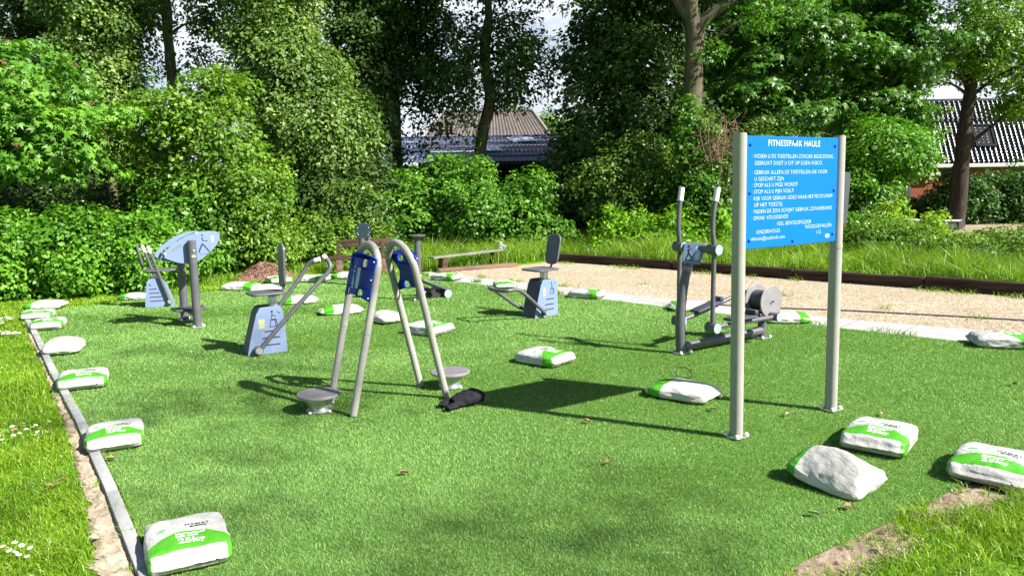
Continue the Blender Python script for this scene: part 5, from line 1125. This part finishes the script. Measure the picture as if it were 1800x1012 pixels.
# left bank of raspberry and bramble
shrub('sunny bramble bush at the left edge of the photo', [E(-160, 90, 395, 530, 11.7, .6), E(-60, 60, 390, 450, 12.0, .4)], 'bramble', 31, 170, 95, .26, .078, 'bramble_bush', flat=.8, up=.5)
shrub('sunny bramble bush left of the farthest blue cabinet', [E(60, 200, 400, 520, 12.0, .6), E(80, 190, 395, 450, 12.3, .4)], 'bramble', 32, 140, 95, .30, .078, 'bramble_bush', flat=.8, up=.5)
shrub('sunny bramble bush behind the farthest blue cabinet and leaf panels', [E(170, 300, 400, 508, 12.4, .6), E(190, 290, 395, 440, 12.6, .4), E(250, 360, 400, 500, 13.0, .5)], 'bramble', 33, 165, 95, .30, .078, 'bramble_bush', flat=.8, up=.5)
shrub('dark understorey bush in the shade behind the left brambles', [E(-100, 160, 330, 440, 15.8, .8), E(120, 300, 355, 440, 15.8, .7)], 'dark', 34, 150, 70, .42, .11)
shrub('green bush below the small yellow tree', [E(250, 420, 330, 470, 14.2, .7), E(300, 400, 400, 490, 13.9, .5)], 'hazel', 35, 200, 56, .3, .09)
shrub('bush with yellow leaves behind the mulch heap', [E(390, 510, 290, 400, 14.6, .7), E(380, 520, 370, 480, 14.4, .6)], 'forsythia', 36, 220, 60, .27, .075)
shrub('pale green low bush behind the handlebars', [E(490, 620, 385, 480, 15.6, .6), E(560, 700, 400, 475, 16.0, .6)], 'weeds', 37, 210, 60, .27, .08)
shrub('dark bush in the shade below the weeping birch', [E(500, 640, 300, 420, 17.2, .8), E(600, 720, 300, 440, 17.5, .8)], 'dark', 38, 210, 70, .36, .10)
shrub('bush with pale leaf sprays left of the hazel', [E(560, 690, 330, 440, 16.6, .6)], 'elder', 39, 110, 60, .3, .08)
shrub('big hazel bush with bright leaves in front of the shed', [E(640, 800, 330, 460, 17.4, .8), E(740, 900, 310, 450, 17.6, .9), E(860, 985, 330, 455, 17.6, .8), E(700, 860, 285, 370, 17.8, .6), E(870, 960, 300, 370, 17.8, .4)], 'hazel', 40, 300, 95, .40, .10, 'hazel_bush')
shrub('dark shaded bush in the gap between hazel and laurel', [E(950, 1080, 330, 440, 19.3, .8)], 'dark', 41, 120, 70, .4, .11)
shrub('elder bush with brownish flower heads above the laurel', [E(1030, 1200, 255, 400, 18.2, .9), E(1010, 1100, 300, 400, 18.2, .6), E(1110, 1200, 330, 410, 18, .6)], 'elder', 42, 260, 70, .32, .085, 'elder_bush')
shrub('glossy yellow green laurel hedge behind the cross trainer', [E(1040, 1180, 378, 445, 16.6, .5), E(1140, 1300, 380, 445, 16.2, .5), E(1050, 1290, 410, 460, 16.3, .5)], 'laurel', 43, 260, 46, .2, .105, 'laurel_hedge', 'hedge', up=.15, flat=1.3, w=.22)
shrub('green shrub around the foot of the thick trunk', [E(1180, 1300, 280, 400, 17.0, .6), E(1200, 1300, 330, 420, 16.8, .5)], 'hazel', 44, 150, 56, .3, .085)
# bare twiggy shrub
def twigs(label, box, Y, n, seed):
    rng = np.random.RandomState(seed); x0, x1, y0, y1 = box; b = A((x0 + x1) / 2, y1, Y); t = thing('twiggy_shrub', label, 'shrub', Vector((b.x, Y, 0)), 0, GS2); mb = MB(); W_ = (x1 - x0) / 2 * Y / FPX; zt = A(0, y0, Y).z; zb = A(0, y1, Y).z
    for i in range(n):
        q = Vector((rng.normal() * .25 * W_, rng.normal() * .2, 0)); tip = Vector((rng.uniform(-W_, W_), rng.normal() * .4, rng.uniform(zb, zt))); m1 = q.lerp(tip, .4) + Vector((0, 0, .25)); m2 = q.lerp(tip, .8) + Vector((rng.normal() * .15, rng.normal() * .1, .25))
        mb.tube([q, m1, m2, tip], [.014, .010, .007, .003], 5, 5)
        for k in range(4):
            s = m2.lerp(tip, rng.rand()); mb.tube([s, s + Vector((rng.normal() * .15, rng.normal() * .1, -.05 + rng.normal() * .12)), s + Vector((rng.normal() * .3, rng.normal() * .15, -.12 + rng.normal() * .2))], [.005, .003, .002], 4, 3)
    mb.build('stems', mat_bark('twig_bark', (.16, .10, .07), (.34, .23, .17), 12), t, ang=180); return t
t = twigs('brown bare twiggy shrub just left above the sign', (1215, 1320, 225, 320), 16.8, 46, 5)
rng = np.random.RandomState(51); V, F, tone, C = crown(rng, [E(1280, 1420, 225, 290, 17, .5), E(1230, 1310, 290, 360, 17, .4)], 90, 60, .25, .06, zmin=.3); link('foliage', np_mesh('foliage', V - np.array(t.location), F, tone), LF['elder'], t)
# right bank
shrub('clipped leafy hedge in front of the red house', [E(1625, 1760, 312, 420, 25.5, .7), E(1740, 1950, 312, 415, 25.3, .7), E(1630, 1700, 330, 415, 25.2, .6), E(1680, 1950, 300, 360, 25.6, .5)], 'hedge', 61, 420, 70, .4, .11, 'leafy_hedge', 'hedge')
shrub('young yellow shoots left of the grey platform corner', [E(1538, 1590, 355, 430, 16.5, .3), E(1560, 1620, 400, 440, 16.3, .3)], 'shoot', 62, 60, 34, .16, .085, 'sapling', 'sapling')
shrub('young yellow shoots in front of the middle of the grey platform', [E(1615, 1660, 378, 430, 16.2, .25), E(1600, 1650, 405, 440, 16.1, .25)], 'shoot', 63, 40, 34, .15, .085, 'sapling', 'sapling')
shrub('shady bush beside the right sign post', [E(1470, 1560, 385, 440, 16.5, .5), E(1480, 1560, 310, 400, 18.4, .6)], 'hazel', 64, 120, 60, .28, .08)
shrub('mounded bramble bank right of the sign', [E(1480, 1620, 392, 470, 14.4, .8), E(1560, 1700, 408, 480, 13.6, .8)], 'weeds', 65, 300, 60, .22, .06, flat=.6)
shrub('mounded weedy bank at the right edge', [E(1730, 1860, 398, 490, 13.2, .9), E(1640, 1780, 415, 490, 13.0, .7), E(1820, 2000, 430, 500, 12.6, .8)], 'weeds', 66, 340, 60, .22, .06, flat=.6)
shrub('dark patch of leaves low in the weedy bank', [E(1690, 1740, 435, 475, 12.5, .25)], 'hedge', 67, 30, 60, .16, .05)

# ------------------------------------------------------------------ buildings
def roof_sheet(pts, name, mat, parent, nx, wav, waves, ny=24, step=0.0, thick=.0):
    # pts: lower-left, lower-right, upper-right, upper-left
    a, b_, c, d = [Vector(p) for p in pts]; nrm = (b_ - a).cross(d - a).normalized(); V = []; F = []
    for j in range(ny + 1):
        for i in range(nx + 1):
            u, v = i / nx, j / ny; p = a.lerp(b_, u).lerp(d.lerp(c, u), v); V.append(p + nrm * (wav * math.sin(2 * math.pi * waves * u) + (step * (1 - (v * ny / 2) % 1) if step else 0)))
    F = [(j * (nx + 1) + i, j * (nx + 1) + i + 1, (j + 1) * (nx + 1) + i + 1, (j + 1) * (nx + 1) + i) for j in range(ny) for i in range(nx)]
    mb = MB(); mb.add(V, F); o = mb.build(name, mat, parent, ang=60)
    return o
def mk_roofmat(name, c0, c1, rough, spec, scale, dirt):
    return mat_solid(name, c0, rough, var=.25, scale=scale, spec=spec, dirt=dirt)
m_corr = mk_roofmat('corrugated_blue_grey', (.05, .066, .125), None, .6, .25, 3, (.085, .075, .075))
m_barn = mk_roofmat('barn_tiles', (.105, .090, .085), None, .8, .2, 3, (.13, .105, .095))
m_tile = mk_roofmat('glazed_dark_tiles', (.04, .04, .055), None, .24, .7, 5, (.05, .05, .06))
Ys = 31.0
sl_, sr_ = A(560, 291, Ys), A(1060, 293, Ys); ul, ur = A(560, 246, Ys + 5), A(1060, 250, Ys + 5); ez = 2.35
sh = thing('shed', 'long low black shed with blue grey corrugated roof', 'shed', (0, Ys, 0))
L0 = Vector((0, Ys, 0)); ll = Vector((sl_.x, Ys, sl_.z)) - L0; lr = Vector((sr_.x, Ys, sl_.z)) - L0; zu = ul.z
for k in range(5):                            # five courses of sheets, each lapping over the one below
    v0, v1 = k / 5, (k + 1) / 5 + .012; lift = Vector((0, 0, .03))
    P_ = lambda x, v, up=0: Vector((x, 5 * v, ll.z + (zu - ll.z) * v + up))
    roof_sheet((P_(ll.x, v0, .045), P_(lr.x, v0, .045), P_(lr.x, v1, .0), P_(ll.x, v1, .0)), 'roof_course', m_corr, sh, 1000, .016, 66, 2)
k = MB(); k.box(Vector(((ll.x + lr.x) / 2, .45, (ll.z - .05) / 2)), (lr.x - ll.x - .4, .12, ll.z - .12)); k.build('wall', M['blackwall'], sh)
k = MB(); k.box(Vector(((ll.x + lr.x) / 2, 5.1, zu + .02)), (lr.x - ll.x, .35, .10), None, .03); k.build('ridge_cap', m_corr, sh)
def skylight(px_, v, wx, dv):
    c = A(px_, 270, Ys + 5 * v).x; s = (zu - ll.z); pts = [(c - wx, v), (c + wx, v), (c + wx - .3, v + dv), (c - wx - .3, v + dv)]
    mb = MB(); mb.add([Vector((x, 5 * q, ll.z + s * q + .095)) for x, q in pts] + [Vector((x, 5 * q, ll.z + s * q + .065)) for x, q in pts], [(0, 1, 2, 3), (4, 5, 1, 0), (5, 6, 2, 1), (6, 7, 3, 2), (7, 4, 0, 3)])
    mb.build('skylight', mat_solid('skylight_panel', (.42, .46, .55), .35, var=.1), sh)
skylight(924, .70, .55, .18); skylight(866, .36, .45, .14)
Yb = 42.0
bn = thing('barn', 'barn with brown hipped tile roof rising behind the shed', 'barn', (0, Yb, 0)); B0 = Vector((0, Yb, 0))
bl, br_ = A(722, 268, Yb), A(985, 268, Yb); tl, tr_ = A(778, 194, Yb + 4), A(936, 201, Yb + 4); zt = (tl.z + tr_.z) / 2
q = [Vector((bl.x, Yb, bl.z)) - B0, Vector((br_.x, Yb, bl.z)) - B0, Vector((tr_.x, Yb + 4, zt)) - B0, Vector((tl.x, Yb + 4, zt)) - B0]
roof_sheet(q, 'roof', m_barn, bn, 360, .022, 36, 40, .05)
for s in (0, 1):
    e0 = q[s]; t0 = q[3 - s]; bk = Vector((e0.x, 8, e0.z)); tb = Vector((t0.x, 4.2, t0.z)); pts = (bk, e0, t0, tb) if s == 0 else (e0, bk, tb, t0); roof_sheet(pts, 'roof_end', m_barn, bn, 120, .035, 20, 20, .05)
    k = MB(); k.tube([e0 + Vector((0, -.02, .05)), t0 + Vector((0, -.02, .07))], .085, 8, 0); k.build('hip_tiles', mat_solid('hip_tile', (.22, .20, .20), .7), bn)
k = MB(); k.tube([q[3] + Vector((0, 0, .06)), q[2] + Vector((0, 0, .06))], .10, 8, 0); k.build('ridge_tiles', m_barn, bn)
k = MB(); k.box(Vector(((q[0].x + q[1].x) / 2, 4.2, q[0].z / 2 - .1)), (q[1].x - q[0].x - .6, 7.2, q[0].z)); k.build('wall', M['blackwall'], bn)
Yh = 31.0
hs = thing('red_house', 'red walled house with glossy dark tiled roof behind the hedge', 'house', (0, Yh, 0)); H0 = Vector((0, Yh, 0))
el, er = A(1618, 290, Yh), A(1990, 268, Yh); RUN = 1.4; zt = A(1700, 178, Yh + RUN).z; ezr = el.z
x0, x1 = A(1560, 290, Yh).x, A(2100, 290, Yh).x
roof_sheet((Vector((x0, 0, ezr)), Vector((x1, 0, ezr)), Vector((x1, RUN, zt)), Vector((x0, RUN, zt))), 'roof', m_tile, hs, 900, .045, 62, 44, .05)
k = MB(); k.box(Vector(((x0 + x1) / 2, 3.0, ezr / 2)), (x1 - x0 - .5, 5.6, ezr - .06)); k.build('wall', M['redwall'], hs)
k = MB(); k.box(Vector(((x0 + x1) / 2, -.06, ezr - .06)), (x1 - x0, .12, .14), None, .02); k.build('gutter', M['white'], hs)
k = MB(); k.box(Vector(((x0 + x1) / 2, RUN + .1, zt + .03)), (x1 - x0, .3, .16), None, .06); k.build('ridge', m_tile, hs)
def dormer(px_, py_, name='roof_window'):
    vq = A(px_, py_, Yh + 1.0); v = (vq.z - ezr) / (zt - ezr); nrm = Vector((0, -(zt - ezr), RUN)).normalized(); upv = Vector((0, RUN, zt - ezr)).normalized(); Fm = frame(Vector((vq.x, RUN * v, ezr + (zt - ezr) * v)) + nrm * .09, (1, 0, 0), upv)
    f = MB()
    for c, s_ in (((0, .48, 0), (.84, .08, .08)), ((0, -.48, 0), (.84, .08, .08)), ((-.38, 0, 0), (.08, .88, .08)), ((.38, 0, 0), (.08, .88, .08))): f.box(Vector(c), s_)
    f.v = [tuple(Fm @ Vector(q_)) for q_ in f.v]; fo = f.build(name, M['matt_dark'], hs)
    g = MB(); g.add([Fm @ Vector(q_) for q_ in ((-.34, -.44, .0), (.34, -.44, .0), (.34, .44, .0), (-.34, .44, .0))], [(0, 1, 2, 3)]); g.build('pane', M['matt_dark'], fo)
dormer(1716, 241)
for px_ in (1592,):
    wq = A(px_, 315, Yh + .5); f = MB(); f.box(Vector((wq.x, .47, 1.25)), (.62, .06, .72), None, .01); fo = f.build('window', M['white'], hs)
    g = MB(); g.box(Vector((wq.x, .435, 1.25)), (.5, .02, .6)); g.build('pane', M['glass'], fo)
# low annexe, fence, platform, post, black board
an = thing('garden_shed', 'low red garden shed with a dark door beside the hedge', 'shed', (0, 29.5, 0)); a0, a1 = A(1572, 350, 29.5), A(1640, 350, 29.5)
k = MB(); k.box(Vector(((a0.x + a1.x) / 2, .6, .78)), (a1.x - a0.x, 1.2, 1.56)); k.build('wall', M['redwall'], an)
k = MB(); k.box(Vector((a0.x + .35, -.02, .72)), (.5, .05, 1.35), None, .01); k.build('door', M['black'], an)
k = MB(); k.box(Vector(((a0.x + a1.x) / 2, .5, 1.62)), (a1.x - a0.x + .2, 1.5, .10), None, .01); k.build('roof', M['white'], an)
Yf = 26.5; f0, f1 = A(1563, 370, Yf), A(1628, 370, Yf); fz1 = A(1590, 347, Yf).z; fz0 = A(1590, 386, Yf).z
fn = thing('board_fence', 'brown upright board fence in the gap beside the hedge', 'fence', (f0.x, Yf, 0)); k = MB(); nb_ = 13; Wf = f1.x - f0.x
for i in range(nb_): k.box(Vector((Wf * (i + .5) / nb_, 0, (fz1) / 2)), (Wf / nb_ - .012, .02, fz1 + random.uniform(-.03, .03)))
k.build('boards', M['wood'], fn, smooth=False)
for z in (.25, fz1 - .08): k = MB(); k.box(Vector((Wf / 2, -.035, z)), (Wf, .04, .07)); k.build('rail', M['wood'], fn)
p0, p1 = A(1505, 400, 21.5), A(1683, 400, 20.0); d = Vector((p1.x - p0.x, p1.y - p0.y, 0)); L = d.length
pf = thing('platform', 'low grey flat platform with dark metal edges on the dirt road', 'platform', Vector((p0.x, p0.y, 0)), math.atan2(d.y, d.x))
k = MB(); k.box(Vector((L / 2, .5, .375)), (L, 1.0, .05), None, .01); k.build('deck', M['platform'], pf)
k = MB(); k.box(Vector((L / 2, -.015, .285)), (L, .03, .13), None, .004); k.build('side_board', mat_solid('pale_board', (.42, .42, .45), .6, var=.15), pf)
k = MB(); k.box(Vector((L / 2, -.035, .385)), (L + .06, .04, .045), None, .004); k.build('edge_rail', M['black'], pf)
k = MB(); k.box(Vector((L / 2, -.035, .2)), (L + .06, .04, .04), None, .004); k.build('edge_rail', M['black'], pf)
k = MB(); k.box(Vector((L + .02, .46, .29)), (.04, 1.05, .22), None, .004); k.build('end_rail', M['black'], pf)
for x in (.15, L * .5, L - .12):
    k = MB(); k.box(Vector((x, .05, .09)), (.09, .09, .18), None, .006); k.build('leg', M['black'], pf)
bp_ = A(1722, 430, 16.2); k = MB(); k.lathe([(.075, 0), (.075, .60), (.068, .62)], 16); o = k.build('bollard', M['rust']); o.location = (bp_.x, 16.2, 0); o.scale = (1, 1, A(1722, 404, 16.2).z / .62); tag(o, 'rusty brown round post standing in the weeds by the dirt road', 'post')
bb_ = A(1484, 390, 15.5); me = plate_mesh(rrect(.17, 1.05, .07), [], .05, .008); o = link('leaning_board', me, M['dark']); zt_ = A(1484, 303, 15.5).z
o.matrix_world = Matrix.Translation((bb_.x - .03, 15.5, zt_ - .52)) @ Matrix.Rotation(R(7), 4, 'Y') @ Matrix.Rotation(R(80), 4, 'X'); tag(o, 'narrow black board with rounded top leaning behind the right sign post', 'board')
k = MB(); k.box(Vector((0, 0, .3)), (.14, .14, .6), None, .01); o2 = k.build('board_stand', M['wood']); o2.location = (bb_.x, 15.6, 0); o2.scale = (1, 1, max(.2, zt_ - 1.02) / .6); tag(o2, 'short wooden stand under the narrow black leaning board', 'stand')
# tree standing just outside the photograph on the sunny side; its thin crown dapples the near turf
def sunward(x, y, h): return (x + 0.885 * 1.150 * h, y - 0.465 * 1.150 * h, h)
plant('park_tree', 'thin crowned tree outside the right edge of the photo, dappling the near turf', 'tree', [(*sunward(-1.6, 3.85, 12.4), 1.5, .22, .5), (*sunward(-2.6, 5.5, 13.2), 1.7, .28, .5), (*sunward(0.6, 3.5, 12.0), 1.0, .22, .4), (*sunward(-3.6, 7.2, 14), 1.6, .3, .5)], LF['hazel'], BK['grey'], [(15.2, -5.6, 0), (15.2, -5.6, 4), (15.1, -5.5, 8), (15.0, -5.4, 11)], [.2, .17, .13, .05], 44, 40, .5, .10, seed=77, limbs=1, limb_r=.02, group=GT, core=.0, shell=.0)
# ------------------------------------------------------------------ sky, sun, render
SUN_AZ = Vector((0.885, -0.465)); EL = R(41)
w = bpy.data.worlds.new('World'); SC.world = w; w.use_nodes = True; nt = w.node_tree; nd, lk = nt.nodes, nt.links; bg = nd['Background']
sky = nd.new('ShaderNodeTexSky'); sky.sky_type = 'NISHITA'; sky.sun_disc = False; sky.sun_elevation = EL; sky.sun_rotation = math.atan2(SUN_AZ.x, SUN_AZ.y)
tc = nd.new('ShaderNodeTexCoord'); mp = nd.new('ShaderNodeMapping'); mp.inputs['Scale'].default_value = (1, 1, 2.6); mp.inputs['Location'].default_value = (0.3, 0.1, 0.0); lk.new(tc.outputs['Generated'], mp.inputs['Vector'])
n = nd.new('ShaderNodeTexNoise'); n.inputs['Scale'].default_value = 3.2; n.inputs['Detail'].default_value = 8; n.inputs['Roughness'].default_value = 0.58; lk.new(mp.outputs['Vector'], n.inputs['Vector'])
r = ramp(nd, [(0.40, (0, 0, 0)), (0.52, (1, 1, 1))]); lk.new(n.outputs['Fac'], r.inputs['Fac'])
mx = nd.new('ShaderNodeMix'); mx.data_type = 'RGBA'; sx_ = nd.new('ShaderNodeSeparateXYZ'); lk.new(tc.outputs['Generated'], sx_.inputs[0])
g1 = nd.new('ShaderNodeMapRange'); g1.inputs['From Min'].default_value = 0.62; g1.inputs['From Max'].default_value = 0.30; lk.new(sx_.outputs[2], g1.inputs['Value'])   # clouds low over the far horizon, clear overhead
g2 = nd.new('ShaderNodeMapRange'); g2.inputs['From Min'].default_value = -0.1; g2.inputs['From Max'].default_value = 0.45; lk.new(sx_.outputs[1], g2.inputs['Value'])
q1 = nd.new('ShaderNodeMath'); q1.operation = 'MULTIPLY'; lk.new(g1.outputs[0], q1.inputs[0]); lk.new(g2.outputs[0], q1.inputs[1])
q2 = nd.new('ShaderNodeMath'); q2.operation = 'MULTIPLY'; lk.new(q1.outputs[0], q2.inputs[0]); lk.new(r.outputs['Color'], q2.inputs[1])
lk.new(q2.outputs[0], mx.inputs['Factor']); lk.new(sky.outputs['Color'], mx.inputs['A']); mx.inputs['B'].default_value = (7.6, 8.0, 8.8, 1)
lk.new(mx.outputs['Result'], bg.inputs['Color']); bg.inputs['Strength'].default_value = 0.05
sd = bpy.data.lights.new('sun', 'SUN'); sd.energy = 5.0; sd.angle = R(0.55); sd.color = (1.0, 0.95, 0.86)
so = bpy.data.objects.new('sun', sd); COL.objects.link(so)
dirp = Vector((SUN_AZ.x * math.cos(EL), SUN_AZ.y * math.cos(EL), math.sin(EL))); so.rotation_euler = dirp.to_track_quat('Z', 'Y').to_euler(); so.location = dirp * 60
vs = SC.view_settings; vs.view_transform = 'Standard'; vs.look = 'None'; vs.gamma = 1; vs.exposure = 1.45
cy = SC.cycles; cy.max_bounces = 6; cy.diffuse_bounces = 3; cy.glossy_bounces = 2; cy.transmission_bounces = 4; cy.transparent_max_bounces = 4
cy.use_denoising = True; cy.use_adaptive_sampling = True; cy.adaptive_threshold = 0.02; cy.caustics_reflective = False; cy.caustics_refractive = False
